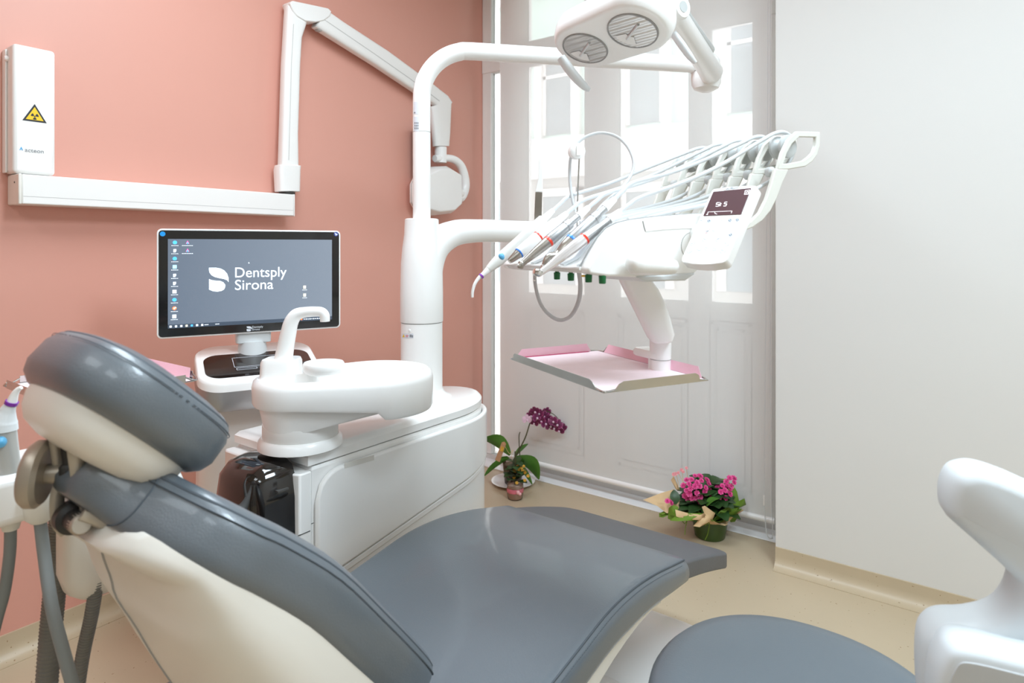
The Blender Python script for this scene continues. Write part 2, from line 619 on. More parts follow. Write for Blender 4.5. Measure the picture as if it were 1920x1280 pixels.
add('chain_beads', join(*bd), GREYW, ch, kind='stuff')

# ---- ceiling lights
for lx_, ly_ in LAMPS:
    cl = thing('ceiling_light', 'flat white ceiling light panel ' + ('above the dental unit' if lx_ < 0 and ly_ > 0 else 'above the stool' if ly_ > 0 else 'behind the camera on the coral wall side' if lx_ < 0 else 'behind the camera on the right'), 'lamp', (lx_, ly_, ZC), group='ceiling light panels')
    add('frame', join(box(lx_ - .62, lx_ + .62, ly_ - .32, ly_ - .29, 2.94, ZC), box(lx_ - .62, lx_ + .62, ly_ + .29, ly_ + .32, 2.94, ZC), box(lx_ - .62, lx_ - .59, ly_ - .29, ly_ + .29, 2.94, ZC), box(lx_ + .59, lx_ + .62, ly_ - .29, ly_ + .29, 2.94, ZC)), WHITE, cl, smooth=False)
    add('diffuser', box(lx_ - .59, lx_ + .59, ly_ - .29, ly_ + .29, 2.96, 2.97), mat('lit_diffuser', 'fffaf2', .5, emit=1.5), cl, smooth=False)
# ================================================================== X-RAY UNIT ON THE CORAL WALL
XF = -2.39
xr = thing('x_ray_unit', 'white wall-mounted dental x-ray unit with folding arm on the coral wall', 'x-ray unit', (XL, 1.15, 1.43))
wb = add('wall_box', box(XL, XF, .664, .776, 1.527, 1.927), WHITE_SOFT, xr, bevel=.011, seg=3)
add('back_plate', box(XL, XF - .05, .658, .664, 1.53, 1.915), WHITE_SOFT, wb, bevel=.002)
add('side_knob', lathe((XF - .045, .664, 1.885), [(.009, 0), (.009, .006), (.006, .01)], 14, (0, -1, 0)), WHITE, wb)
X_ = XF + .0006
tri = [px(42, 225, X_), px(87.5, 231, X_), px(65, 195, X_)]
tc_ = sum(tri, V((0, 0, 0))) / 3
sg = add('warning_sign', prism([V((X_ - .0004, p.y, p.z)) for p in tri], (.0008, 0, 0)), BLACK, wb, smooth=False)
add('sign_field', prism([V((X_ + .0004, tc_.y + (p.y - tc_.y) * .74, tc_.z + (p.z - tc_.z) * .74)) for p in tri], (.0006, 0, 0)), YELLOW, wb, smooth=False)
g = []
cz = tc_.z - .002
for k in range(3):
    a0 = PI * (1 / 6 + 2 * k / 3) - PI / 6
    o_, i_ = .0105, .003
    arc = [a0 + PI / 3 * j / 5 for j in range(6)]
    g.append(prism([V((X_ + .001, tc_.y + o_ * math.cos(t), cz + o_ * math.sin(t))) for t in arc] + [V((X_ + .001, tc_.y + i_ * math.cos(t), cz + i_ * math.sin(t))) for t in arc[::-1]], (.0004, 0, 0)))
g.append(lathe((X_ + .001, tc_.y, cz), [(.002, 0), (.002, .0004)], 12, (1, 0, 0)))
add('trefoil', join(*g), BLACK, wb, smooth=False)
p = px(46.5, 284, X_)
text('lettering', 'acteon', .0172, p, (0, 1, 0), (0, 0, 1), PRINTG, wb, sx=1.08)
p = px(36.5, 281, X_)
add('logo_mark', prism([p + V((0, 0, 0)), p + V((0, .0045, .011)), p + V((0, .009, 0)), p + V((0, .0065, 0)), p + V((0, .0045, .005)), p + V((0, .0025, 0))], (.0004, 0, 0)), PRINTB, wb, smooth=False)
# rail
rl = add('rail', box(XL, -2.37, .681, 1.643, 1.431, 1.5235), WHITE_SOFT, xr, bevel=.004, seg=3)
add('rail_seam', box(-2.3705, -2.3697, .684, 1.64, 1.4545, 1.4555), SEAM_L, rl, smooth=False)
add('end_cap', box(XL, -2.369, .672, .681, 1.430, 1.5245), CREAM, rl, bevel=.003)
add('end_cap', box(XL, -2.369, 1.643, 1.648, 1.430, 1.5245), WHITE_SOFT, rl, bevel=.002)
add('screw', lathe((-2.405, .672, 1.499), [(.003, 0), (.003, .001)], 10, (0, -1, 0)), SEAM, rl)
# arm base collar and lower arm
AX = -2.418


def arm_sec(u0, v0, u1, v1, x, dx):
    """slim rectangular ring of an arm between two edge pixels, dx deep along X"""
    a, b = px(u0, v0, x), px(u1, v1, x)
    return a, b, dx


def arm(secs, x, dx, r=.3):
    rings = []
    for (u0, v0, u1, v1) in secs:
        a, b = px(u0, v0, x), px(u1, v1, x)
        q = V((1, 0, 0))
        ring = []
        for s, t in rrect(1, 1, r, 3):
            ring.append(a.lerp(b, s + .5) + q * (t * dx))
        rings.append(ring)
    return loft(rings)


add('pivot', lathe((AX, px(538, 360, AX).y, 1.52), [(.034, 0), (.034, .016)], 24), DARKM, xr)
add('arm_collar', arm([(520, 359, 557, 360), (518, 318, 558, 320), (520, 309, 559, 311)], AX, .062, .2), WHITE_SOFT, xr, bevel=.003)
la = add('lower_arm', arm([(524, 314, 556, 316), (526, 250, 555, 251), (530, 120, 559, 122), (533, 70, 562, 72), (535, 30, 573, 40), (536, 10, 590, 30)], AX, .05, .25), WHITE_SOFT, xr)
add('arm_seam', arm([(541, 300, 542, 300), (546, 120, 547, 120), (550, 45, 551, 45)], AX + .0254, .001, .2), SEAM_P, la, smooth=False)
# joint cover: half-round cap over the elbow
Q = [px(u, v, AX) for u, v in ((536, 8), (541, 4), (608, 18), (614, 24), (611, 33), (600, 41), (585, 44), (565, 42), (550, 33), (541, 22))]
add('joint_cover', prism([q + V((.03, 0, 0)) for q in Q], (-.06, 0, 0)), WHITE_SOFT, xr, bevel=.004)
ua = add('upper_arm', arm([(588, 52, 606, 18), (620, 72, 640, 42), (700, 122, 722, 95), (780, 175, 800, 152), (812, 196, 836, 180), (824, 208, 844, 192)], AX, .052, .25), WHITE_SOFT, xr)
add('arm_seam', arm([(609, 38, 609.5, 37), (700, 100, 700.6, 99), (770, 149, 770.6, 148), (824, 190, 824.6, 189)], AX + .0265, .001, .2), SEAM_P, ua, smooth=False)
add('arm_tension_box', arm([(588, 48, 594, 40), (594, 58, 604, 47), (600, 60, 612, 52)], AX, .04, .3), LIGHTG, ua)
yk = add('yoke', arm([(806, 200, 844, 190), (808, 215, 843, 205), (812, 250, 841, 250), (814, 274, 839, 274)], AX, .05, .3), WHITE_SOFT, xr)
pc = px(826, 290, AX)
add('yoke_swivel', lathe(pc, [(.034, -.045), (.034, .042)], 28), WHITE, xr)
yp = [px(u, v, AX + .01) for u, v in ((815, 297), (845, 297), (862, 308), (870, 328), (872, 350), (866, 368), (858, 374))]
add('yoke_arm', tube(yp, [.019, .021, .024, .026, .027, .027, .022], 16, 6), WHITE, xr)
add('yoke_hub', lathe(px(860, 363, AX + .01), [(.026, -.03), (.03, -.022), (.03, .018), (.024, .028)], 24, (0, .9, .1)), WHITE, xr)
# tube head: chamfered block
hx = AX + .015
oct_ = [(772, 380), (772, 345), (782, 324), (806, 313), (829, 312), (852, 326), (853, 352), (853, 386), (838, 400), (806, 404), (782, 398)]
ring0 = [px(u, v, hx) for u, v in oct_]
cc = sum(ring0, V((0, 0, 0))) / len(ring0)
sc_ = lambda k, dx: [cc + (p - cc) * k + V((dx, 0, 0)) for p in ring0]
th_ = add('tube_head', loft([sc_(.72, -.045), sc_(.98, -.02), sc_(1, 0), sc_(1, .03), sc_(.86, .075)]), WHITE_SOFT, xr, bevel=.004)
add('head_gasket', loft([sc_(1.004, -.004), sc_(1.004, -.001)]), SEAM_L, th_)
q0, q1 = px(790, 330, hx - .01), px(789, 243, hx - .01)
add('cone', tube([q0, q1], .046, 24, 1), BRONZE, th_)
add('head_switch', lathe(px(856, 362, hx + .03), [(.004, 0), (.004, .012)], 10, (0, 1, 0)), DARKM, th_)

# ================================================================== SCANNER CART WITH MONITOR
MC = V((-1.8972, 1.1687, 0))
MU = V((.40919, .91245, 0))
MN = V((.91245, -.40919, 0))
Z = V((0, 0, 1))


def m3(u, n, z): return MC + MU * u + MN * n + Z * z


cart = thing('scanner_cart', 'white rolling cart with a dark monitor and touchpad beside the coral wall', 'medical cart', (MC.x, MC.y, 0))
mo = [(u, z + 1.1865) for u, z in rrect(.556, .336, .014, 5)]
add('monitor_case', loft([[m3(u * .9, -.05, 1.1865 + (z - 1.1865) * .9) for u, z in mo], [m3(u * .985, -.034, 1.1865 + (z - 1.1865) * .985) for u, z in mo], [m3(u, -.016, z) for u, z in mo], [m3(u, -.001, z) for u, z in mo]]), WHITE, cart, bevel=.002)
mi = [(u, z + 1.1865) for u, z in rrect(.546, .326, .010, 5)]
bz = add('monitor_bezel', prism([m3(u, -.0012, z) for u, z in mi], MN * .0022), BEZEL, cart, smooth=False)
SCR = bpy.data.materials.new('lit_desktop')
SCR.use_nodes = True
nt = SCR.node_tree
b_ = nt.nodes['Principled BSDF']
b_.inputs['Base Color'].default_value = (.01, .01, .012, 1)
b_.inputs['Roughness'].default_value = .2
b_.inputs['Emission Strength'].default_value = .95
tcn = nt.nodes.new('ShaderNodeTexCoord')
sp = nt.nodes.new('ShaderNodeSeparateXYZ')
nt.links.new(tcn.outputs['Generated'], sp.inputs[0])
cr = nt.nodes.new('ShaderNodeValToRGB')
cr.color_ramp.elements[0].color = (*srgb('5f6c7c'), 1)
cr.color_ramp.elements[1].color = (*srgb('7a8694'), 1)
nt.links.new(sp.outputs['Y'], cr.inputs[0])
nt.links.new(cr.outputs[0], b_.inputs['Emission Color'])
scn = add('display', prism([m3(u, .0011, z) for u, z in ((-.2485, 1.049), (.2485, 1.049), (.2485, 1.3232), (-.2485, 1.3232))], MN * .0004), SCR, cart, smooth=False)


def glow(name, hexc, s=.9): return mat(name, hexc, .3, emit=s, vary=(10, .01))


GW, GB, GC, GP, GK = glow('screen_white', 'e4f0fb'), glow('screen_blue', '4aa3f0'), glow('screen_cyan', '9bd8ef'), glow('screen_magenta', 'e0559a'), glow('screen_taskbar', '3b4654', .5)
GY = glow('screen_cream', 'efe6c0')
GO = glow('screen_orange', 'f0733a')


def flat(pts, n=.0017, t=.0003): return prism([m3(u, n, z) for u, z in pts], MN * t)


def rc(u, z, w_, h_): return [(u - w_ / 2, z - h_ / 2), (u + w_ / 2, z - h_ / 2), (u + w_ / 2, z + h_ / 2), (u - w_ / 2, z + h_ / 2)]


def zz(a, b):
    p = pl(280 + a / 4.8, 410 + b / 4.8, MC, MN)
    return ((p - MC).dot(MU), p.z)


top_leaf = [(536, 440), (600, 440), (640, 447), (675, 465), (700, 495), (712, 530), (713, 570), (700, 553), (670, 541), (630, 534), (590, 524), (560, 508), (542, 485), (536, 460)]
bot_leaf = [(537, 541), (555, 550), (590, 556), (635, 558), (665, 570), (682, 592), (682, 615), (672, 635), (650, 648), (615, 655), (575, 652), (537, 637)]
add('logo_leaf', join(flat([zz(*q) for q in top_leaf][::-1]), flat([zz(*q) for q in bot_leaf][::-1])), GW, scn, smooth=False)
u_, z_ = zz(768, 528)
text('lettering', 'Dentsply', .0465, m3(u_ - .002, .0017, z_), MU, Z, GW, scn, sx=.96)
u_, z_ = zz(768, 640)
text('lettering', 'Sirona', .0465, m3(u_ - .001, .0017, z_), MU, Z, GW, scn, sx=1.0)
add('taskbar', flat([(-.2485, 1.049), (.2485, 1.049), (.2485, 1.0605), (-.2485, 1.0605)], .0016), GK, scn, smooth=False)
g = {'w': [], 'b': [], 'c': [], 'p': [], 'y': [], 'o': []}
cols = 'bwbcwwwbwo'
for i, yy in enumerate((213, 286, 358, 432, 508, 580, 655, 728, 805, 878)):
    u, z = zz(230 - i * .6, yy)
    k = 'bwbcwwwboW'[i].lower()
    if i in (0, 2, 7):
        g[k].append(flat([(u + .0062 * math.cos(t * PI / 5), z + .0058 * math.sin(t * PI / 5)) for t in range(10)]))
    elif i in (1, 4, 5):
        g[k] += [flat(rc(u, z + .001, .008, .007)), flat(rc(u - .001, z - .004, .006, .003))]
    elif i == 8:
        g['o'].append(flat([(u + .0062 * math.cos(t * PI / 5), z + .0058 * math.sin(t * PI / 5)) for t in range(10)]))
        g['w'].append(flat([(u + .003 * math.cos(t * PI / 4), z + .003 * math.sin(t * PI / 4)) for t in range(8)], .0021))
        g['y'].append(flat([(u, z), (u + .006, z + .001), (u + .003, z + .005)], .0022))
    else:
        g[k].append(flat(rc(u, z, .011, .011)))
        if i == 6:
            pass
    for q in range(5):
        g['w'].append(flat(rc(u - .008 + q * .004, z - .0098, .0026, .0016)))
for yy in (213, 284):
    u, z = zz(344, yy)
    g['p'].append(flat([(u - .005, z - .004), (u + .005, z - .004), (u, z + .006)]))
    g['b'].append(flat([(u + .003 * math.cos(t * PI / 4), z - .002 + .003 * math.sin(t * PI / 4)) for t in range(8)], .0021))
    for q in range(7):
        g['w'].append(flat(rc(u - .014 + q * .0045, z - .0098, .0032, .0015)))
for yy in (615, 686):
    u, z = zz(1397, yy)
    g['y'].append(flat(rc(u, z, .0085, .0105)))
    for q in range(4):
        g['w'].append(flat(rc(u - .006 + q * .004, z - .0095, .003, .0014)))
for q, k in enumerate('wwwybww'):
    g[k].append(flat(rc(-.241 + q * .0145, 1.0547, .006, .006), .0021))
for q in range(3):
    g['w'].append(flat(rc(-.146 + q * .004, 1.0547, .003, .002), .0021))
    g['w'].append(flat(rc(-.115 + q * .004, 1.0547, .003, .002), .0021))
g['o'].append(flat([(.147 + .0032 * math.cos(t * PI / 4), 1.0555 + .0032 * math.sin(t * PI / 4)) for t in range(8)], .0021))
for q in range(14):
    g['w'].append(flat(rc(.156 + q * .0062, 1.0552, .0036, .0022 + .0014 * (q % 2)), .0021))
u, z = zz(892, 396)
g['w'].append(flat([(u, z + .003), (u, z - .003), (u + .003, z - .001)]))
for k, m_ in (('w', GW), ('b', GB), ('c', GC), ('p', GP), ('y', GY), ('o', GO)):
    if g[k]:
        add('desktop_icons', join(*g[k]), m_, scn, smooth=False)
add('sticker', prism([m3(-.2625 + .0075 * math.cos(t * PI / 12), .001, 1.3385 + .0075 * math.sin(t * PI / 12)) for t in range(24)], MN * .0005), mat('sticker_blue', '1f9be8', .4, vary=(20, .02)), bz, label='round blue sticker', smooth=False)
st2 = add('sticker', prism([m3(.2625 + .0075 * math.cos(t * PI / 12), .001, 1.343 + .0075 * math.sin(t * PI / 12)) for t in range(24)], MN * .0005), mat('sticker_navy', '34479a', .4, vary=(20, .02)), bz, label='round navy sticker with white arrow', smooth=False)
add('sticker_arrow', prism([m3(.2625 + a, .0015, 1.343 + b) for a, b in ((-.005, .005), (.006, -.001), (-.001, -.006))], MN * .0004), LABELW, bz, smooth=False)
s_ = .0165
lg = lambda pts: [((a - 624) / 180 * s_ - .0165, (548 - b) / 215 * s_ + 1.0335) for a, b in pts][::-1]
add('logo_leaf', join(prism([m3(u, .001, z) for u, z in lg(top_leaf)], MN * .0005), prism([m3(u, .001, z) for u, z in lg(bot_leaf)], MN * .0005)), LABELW, bz, smooth=False)
text('lettering', 'Dentsply', .0094, m3(-.0085, .001, 1.0355), MU, Z, LABELW, bz)
text('lettering', 'Sirona', .0094, m3(-.0085, .001, 1.0275), MU, Z, LABELW, bz)
# neck
add('neck', loft([[m3(u * k, -.04 + n * k2, z) for u, n in rrect(.108, .06, .012, 3)] for k, k2, z in ((1, 1, 1.03), (.98, 1, .985))]), GREYW, cart, bevel=.002)
add('neck_swivel', lathe(m3(-.002, -.04, .94), [(.048, 0), (.046, .012), (.042, .05)], 28), GREYW, cart)
# console lid (sloping), black touchpad, silver band


def lid(k, dz, u0=-.175, u1=.185, n0=-.10, n1=.175):
    cu, cn = (u0 + u1) / 2, (n0 + n1) / 2
    return [m3(cu + u * k, cn + n * k, .972 - (cn + n * k + .10) / (n1 - n0) * .070 + dz) for u, n in rrect(u1 - u0, n1 - n0, .07, 8)]


add('console_lid', loft([lid(1.0, -.05), lid(1.0, -.012), lid(.985, -.003), lid(.96, 0)]), WHITE, cart)
tp_ = [m3(u + .005, n + .065, .972 - (n + .065 + .10) / .275 * .070 + .0008) for u, n in rrect(.315, .165, .045, 8)]
tp_ = [p if (p - MC).dot(MN) > .0 else p for p in tp_]
tpd = add('touchpad_glass', prism(tp_, (0, 0, .0015)), PADGLASS, cart, smooth=False)


def tpt(u, n, dz=.0026): return m3(u, n, .972 - (n + .10) / .275 * .070 + dz)


def frame4(u0, u1, n0, n1, t=.0012):
    f = lambda a, b, c_, d: prism([tpt(a, c_), tpt(b, c_), tpt(b, d), tpt(a, d)], (0, 0, .0003))
    return [f(u0, u1, n0, n0 + t), f(u0, u1, n1 - t, n1), f(u0, u0 + t, n0, n1), f(u1 - t, u1, n0, n1)]


add('touchpad_outline', join(*frame4(-.07, .07, .015, .085), *frame4(-.065, -.006, .093, .106), *frame4(.006, .065, .093, .106)), LABELW, tpd, smooth=False)
add('silver_band', loft([lid(.985, -.088), lid(1.0, -.078), lid(1.003, -.045), lid(1.0, -.03)]), SILVER, cart)
bd_ = lambda k, z, s=0: [m3(u * k + .005, n * k - .03 + s, z) for u, n in rrect(.345, .25, .07, 8)]
add('cart_body', loft([bd_(.93, .12), bd_(1, .18), bd_(1.0, .5), bd_(.99, .80), bd_(.96, .835)]), WHITE_SOFT, cart)
add('cart_foot', loft([bd_(1.05, .07), bd_(1.08, .09), bd_(1.05, .12)]), GREYW, cart)
for du, dn in ((-.14, -.13), (.14, -.13), (-.14, .07), (.14, .07)):
    wc = m3(du, dn, .036)
    add('caster', join(lathe(wc - MU * .012, [(.02, 0), (.036, .003), (.036, .021), (.02, .024)], 20, MU), tube([wc, wc + Z * .036], .012, 10, 1)), DARKM, cart)

# ================================================================== DENTAL UNIT: body, column, arms
DX0, DX1, DY0 = -1.70, -1.35, .985
DCX, DRX, DCY, DRY = -1.525, .175, 1.56, .25
du = thing('dental_unit', 'tall white dental unit with water body, column and curved light pole', 'dental unit', (DCX, 1.4, 0))


def dpath(n=18, off=0.0, x1=DX1, y0=DY0):
    """right side then round the far end: list of (point, outward normal)"""
    out = []
    for i in range(7):
        y = y0 + (DCY - y0) * i / 6
        out.append((V((x1 + off, y, 0)), V((1, 0, 0))))
    for i in range(1, n + 1):
        t = PI * i / n
        out.append((V((DCX + (DRX + off) * math.cos(t), DCY + (DRY + off) * math.sin(t), 0)), V((math.cos(t), math.sin(t), 0))))
    return out


def dring(z, k=0.0, y0=DY0):
    pts = [p for p, _ in dpath(18, -k, DX1, y0 + k)]
    pts[-1] = V((DX0 + k, DCY, 0))
    pts += [V((DX0 + k, DCY - (DCY - y0 - k) * i / 6, 0)) for i in range(1, 7)]
    return [p + Z * z for p in pts]


add('unit_body', loft([dring(.0, .05), dring(.06, .05), dring(.07, .006), dring(.735, .006), dring(.742, .012)]), WHITE, du)
add('top_cover', loft([dring(.744, .012, .975), dring(.748, .006, .975), dring(.768, .006, .975), dring(.779, .016, .975), dring(.782, .03, .975)]), WHITE, du)
# side panels as shells proud of the body
path = []
for i in range(40):
    y = DY0 + .012 + (DCY - DY0 - .012) * i / 39
    path.append((V((DX1, y, 0)), V((1, 0, 0))))
for i in range(1, 21):
    t = PI * .78 * i / 20
    path.append((V((DCX + DRX * math.cos(t), DCY + DRY * math.sin(t), 0)), V((math.cos(t), math.sin(t), 0))))
S = [0.0]
for i in range(1, len(path)):
    S.append(S[-1] + (path[i][0] - path[i - 1][0]).length)


def shell(zlo, zhi, t0, t1, i0=0):
    v, f = [], []
    n = 0
    for (p, nn), s in list(zip(path, S))[i0:]:
        lo, hi = zlo(s), zhi(s)
        v += [p + nn * t0 + Z * lo, p + nn * t1 + Z * lo, p + nn * t1 + Z * hi, p + nn * t0 + Z * hi]
        n += 1
    for i in range(n - 1):
        for a in range(4):
            b = (a + 1) % 4
            f.append((4 * i + a, 4 * i + b, 4 * i + 4 + b, 4 * i + 4 + a))
    f += [(0, 1, 2, 3), (4 * n - 4, 4 * n - 1, 4 * n - 2, 4 * n - 3)]
    return v, f


def zt(s):
    r = .075
    return .728 - (r - math.sqrt(max(0, r * r - (r - s) ** 2)) if s < r else 0)


def zd(s): return .445 + s * .157


pn = add('side_panel', shell(lambda s: min(zt(s) - .002, zd(s) + .006), zt, -.004, .013), WHITE, du, bevel=.007, seg=4)
add('lower_panel', shell(lambda s: .10, lambda s: min(zd(s) - .004, zt(s)), -.004, .004), WHITE, du, bevel=.004, seg=3)
# diagonal ridge between the panels
add('panel_ridge', shell(lambda s: zd(s) - .016, lambda s: zd(s) + .003, -.003, .0085, 4), WHITE, du, bevel=.004, seg=3)
pb = V((DX1 + .0092, py(640, 868, 1).y * 0 + px(640, 868, DX1).y, px(640, 868, DX1).z))
p2 = px(695, 855, DX1)
add('embossed_plate', prism([V((DX1 + .0128, a, b)) for a, b in ((pb.y, pb.z + .003), (pb.y, pb.z - .011), (p2.y, p2.z - .008), (p2.y, p2.z + .006))], (.0012, 0, 0)), mat('embossed_white', 'dedbd4', .35, vary=(30, .02)), pn, smooth=False)
add('front_joint', box(DX1 - .007, DX1 - .0055, .99, .998, .60, .6015), SEAM, du, smooth=False)
# near white corner post and gloss black filter housing
cp = add('corner_column', loft([[V((a, b, z)) for a, b in ((DX1 - .003, .99), (DX1 - .003, .955), (DX1 - .02, .948), (DX0 + .02, .948), (DX0 + .003, .955), (DX0 + .003, .99))] for z in (.06, .735)]), WHITE, du, bevel=.004)
add('column_seam', box(DX1 - .004, DX1 - .0022, .95, .985, .585, .587), SEAM, cp, smooth=False)


def fring(z, k, q=0.0):
    x0_, x1_ = -1.575, -1.362
    cx = (x0_ + x1_) / 2
    hw = (x1_ - x0_) / 2 - k
    out = [V((cx + hw, .955, z)), V((cx + hw, .915, z))]
    for i in range(11):
        t = PI * i / 10
        out.append(V((cx + (hw - .004) * math.copysign(abs(math.cos(t)) ** .6, math.cos(t)), .905 - (.075 - k - q) * abs(math.sin(t)) ** .75, z)))
    out += [V((cx - hw, .915, z)), V((cx - hw, .955, z))]
    return out


add('filter_housing', loft([fring(.30, .006), fring(.32, 0), fring(.68, .004), fring(.73, .010), fring(.755, .022, .01), fring(.766, .045, .02)]), BLACKG, du, label='gloss black filter housing')
add('housing_slot', box(-1.40, -1.3615, .9, .93, .705, .709), SEAM, du, smooth=False)
# column
PXc, PYc = -1.552, 1.585
add('column_collar', lathe((PXc, PYc, .78), [(.105, 0), (.098, .006), (.084, .012), (.076, .022), (.073, .03)], 40), WHITE, du)
lc = add('lower_column', lathe((PXc, PYc, .80), [(.0715, 0), (.0715, .238)], 40), WHITE, du)
q = pd(759, 615, 2.1)
add('plug', sphere((PXc + .012, PYc - .0705, 1.017), .006, 12, 8, (1, .4, 1)), WHITE_SOFT, lc)


def on_col(u, v, r):
    """where the sight line first meets the column's skin"""
    d = ray(u, v)
    e = EYE - V((PXc, PYc, 0))
    A_, B_, C_ = d.x ** 2 + d.y ** 2, e.x * d.x + e.y * d.y, e.x ** 2 + e.y ** 2 - r * r
    t = (-B_ - math.sqrt(max(0, B_ * B_ - A_ * C_))) / A_
    return EYE + d * t


def patch(u0, v0, u1, v1, r, n=4, t=.0006):
    v, f = [], []
    for i in range(n + 1):
        u = u0 + (u1 - u0) * i / n
        for vv_ in (v0, v1):
            v.append(on_col(u, vv_, r + t))
    for i in range(n):
        f.append((2 * i, 2 * i + 1, 2 * i + 3, 2 * i + 2))
    return v, f


add('caution_label', patch(754, 625, 775, 634, .0715, t=.0005), LABELW, lc, smooth=False)
add('caution_triangle', ([on_col(*q, .0724) for q in ((754.5, 632), (759, 632), (756.8, 626))], [(0, 1, 2)]), YELLOW, lc, smooth=False)
add('caution_print', join(patch(760.5, 628, 766, 629.3, .0715, 2, .001), patch(760.5, 630.3, 765, 631.6, .0715, 2, .001)), PRINTR, lc, smooth=False)
add('caution_symbol', join(patch(768, 627, 772, 632, .0715, 2, .001), patch(772.3, 628, 774.5, 632.5, .0715, 2, .0011)), PRINTG, lc, smooth=False)
UC = lathe((PXc, PYc, 1.041), [(.0728, 0), (.0735, .003), (.0735, .10), (.0715, .20), (.066, .26), (.060, .30), (.058, .352), (.053, .355)], 40)
add('upper_column', UC, WHITE, du)
add('column_joint', lathe((PXc, PYc, 1.038), [(.0705, 0), (.0705, .003)], 40), SEAM_L, du)
E1 = V((-1.33, 2.16, 1.357))
dr_ = (E1 - V((PXc, PYc, 1.357)))
dr_.z = 0
dn_ = dr_.normalized()
c0 = V((PXc, PYc, 0))
ap = [c0 + Z * 1.12, c0 + Z * 1.22 + dn_ * .006, c0 + Z * 1.30 + dn_ * .045, c0 + Z * 1.345 + dn_ * .12, c0 + Z * 1.357 + dn_ * .22, c0 + Z * 1.357 + dn_ * .38, E1]
add('delivery_arm', tube(ap, [.071, .068, .058, .047, .042, .041, .040], 24, 8, sx=1.0, up=tuple(dn_)), WHITE, du)
# light pole
PE = V((-.83, 2.37, 1.985))
ld = PE - V((PXc, PYc, 1.985))
ld.z = 0
ln = ld.normalized()
pp = [c0 + Z * 1.38, c0 + Z * 1.6, c0 + Z * 1.80]
for i in range(1, 8):
    t = PI / 2 * i / 7
    pp.append(c0 + Z * (1.815 + .17 * math.sin(t)) + ln * (.17 * (1 - math.cos(t))))
pp += [c0 + Z * 1.985 + ln * .4, c0 + Z * 1.985 + ln * .8, PE]
lp = add('light_pole', tube(pp, .0305, 24, 3), WHITE, du)
add('pole_seam', lathe((PXc, PYc, 1.694), [(.0308, 0), (.0308, .0012)], 30), SEAM_L, lp)
add('pole_label', join(patch(775.5, 191, 785, 214, .0305, 3), patch(775.5, 219, 785, 246, .0305, 3)), LABELW, lp, smooth=False)
add('pole_print', join(patch(776, 210, 779, 212, .0305, 2, .001), *[patch(777 + (k % 3) * 2.8, 229 + (k // 3) * 5, 779 + (k % 3) * 2.8, 232 + (k // 3) * 5, .0305, 1, .001) for k in range(9)]), PRINTG, lp, smooth=False)

# ================================================================== SPITTOON
BA, RA, BB, RB = V((-1.44, 1.01)), .112, V((-1.335, 1.19)), .152
sp_ = thing('spittoon', 'white oval spittoon bowl with a tall curved water spout', 'basin', (-1.44, 1.02, .78))
bax = (BB - BA).normalized()


def bring(off, z, fz=None, n=56):
    out = []
    for x, y in hull2(BA, max(RA - off, .002), BB, max(RB - off, .002), n):
        t = (V((x, y)) - BA).dot(bax)
        out.append(V((x, y, z if fz is None else fz(t))))
    return out


def lowz(t): return .893 - .034 * max(0, min(1, (t - .165) / .035))


add('swivel_base', lathe((BA.x - .004, BA.y + .012, .778), [(.108, 0), (.106, .018), (.098, .026)], 40), WHITE, sp_)
add('swivel_ring', lathe((BA.x - .004, BA.y + .012, .803), [(.094, 0), (.096, .004), (.096, .035)], 40), WHITE_SOFT, sp_)


def belly(k):
    f = lambda t: .826 + .055 * max(0, (t + .02) / .26)
    return f


add('bowl_body', loft([bring(.055, 0, lambda t: belly(0)(t) - .004), bring(.03, 0, belly(0)), bring(.018, .88), bring(.014, .90)]), WHITE, sp_)
prof = [(.012, lambda t: lowz(t) + .004), (.004, lambda t: lowz(t)), (0, lambda t: lowz(t) + .008), (-.001, lambda t: .94), (.003, lambda t: .955), (.012, lambda t: .962), (.024, lambda t: .96), (.034, lambda t: .948), (.05, lambda t: .925), (.075, lambda t: .91), (.10, lambda t: .905)]
add('bowl_rim', loft([bring(o_, 0, f) for o_, f in prof]), WHITE, sp_)
# spout block and spout
sb = V((BA.x - .02, BA.y - .02, 0))
brt = V((CS, SN, 0))
bfw = V((-SN, CS, 0))
sb = pd(528, 700, 1.66)
sb.z = 0
blk = lambda k, z, sh=0: [sb + brt * (u * k + sh) + bfw * (n * k) + Z * z for u, n in rrect(.096, .09, .022, 5)]
add('spout_block', loft([blk(1.0, .945), blk(.98, .97), blk(.95, 1.0), blk(.88, 1.008)]), WHITE, sp_)
add('block_step', loft([[sb + brt * (.065 + u) + bfw * n + Z * z for u, n in rrect(.06 + k, .07, .018, 4)] for z, k in ((.945, 0), (.962, 0), (.975, -.012))]), WHITE, sp_, bevel=.002)
spp = [sb + brt * a + Z * z for a, z in ((.004, 1.0), (.011, 1.04), (.018, 1.075), (.025, 1.102), (.038, 1.121), (.060, 1.128), (.09, 1.130), (.105, 1.128), (.1125, 1.119), (.1135, 1.104))]
add('spout', tube(spp, [.0235, .0215, .0200, .0185, .0165, .0140, .0130, .0130, .0128, .0125], 20, 6, up=tuple(bfw)), WHITE, sp_)
chd = pd(607, 690, 1.64)
add('cup_holder', lathe((chd.x, chd.y, .970), [(.034, 0), (.048, .006), (.052, .014), (.052, .028), (.049, .032), (.044, .030), (.03, .029)], 36), WHITE, sp_)
add('drain_cover', lathe((BB.x - .02, BB.y - .02, .905), [(.03, 0), (.03, .004), (.02, .006)], 24), STEEL, sp_)
# ================================================================== DENTAL CHAIR
CXc = -0.91
chair = thing('dental_chair', 'slate grey leather dental chair reclined towards the window, seen from behind its headrest', 'dental chair', (CXc, 1.1, 0))


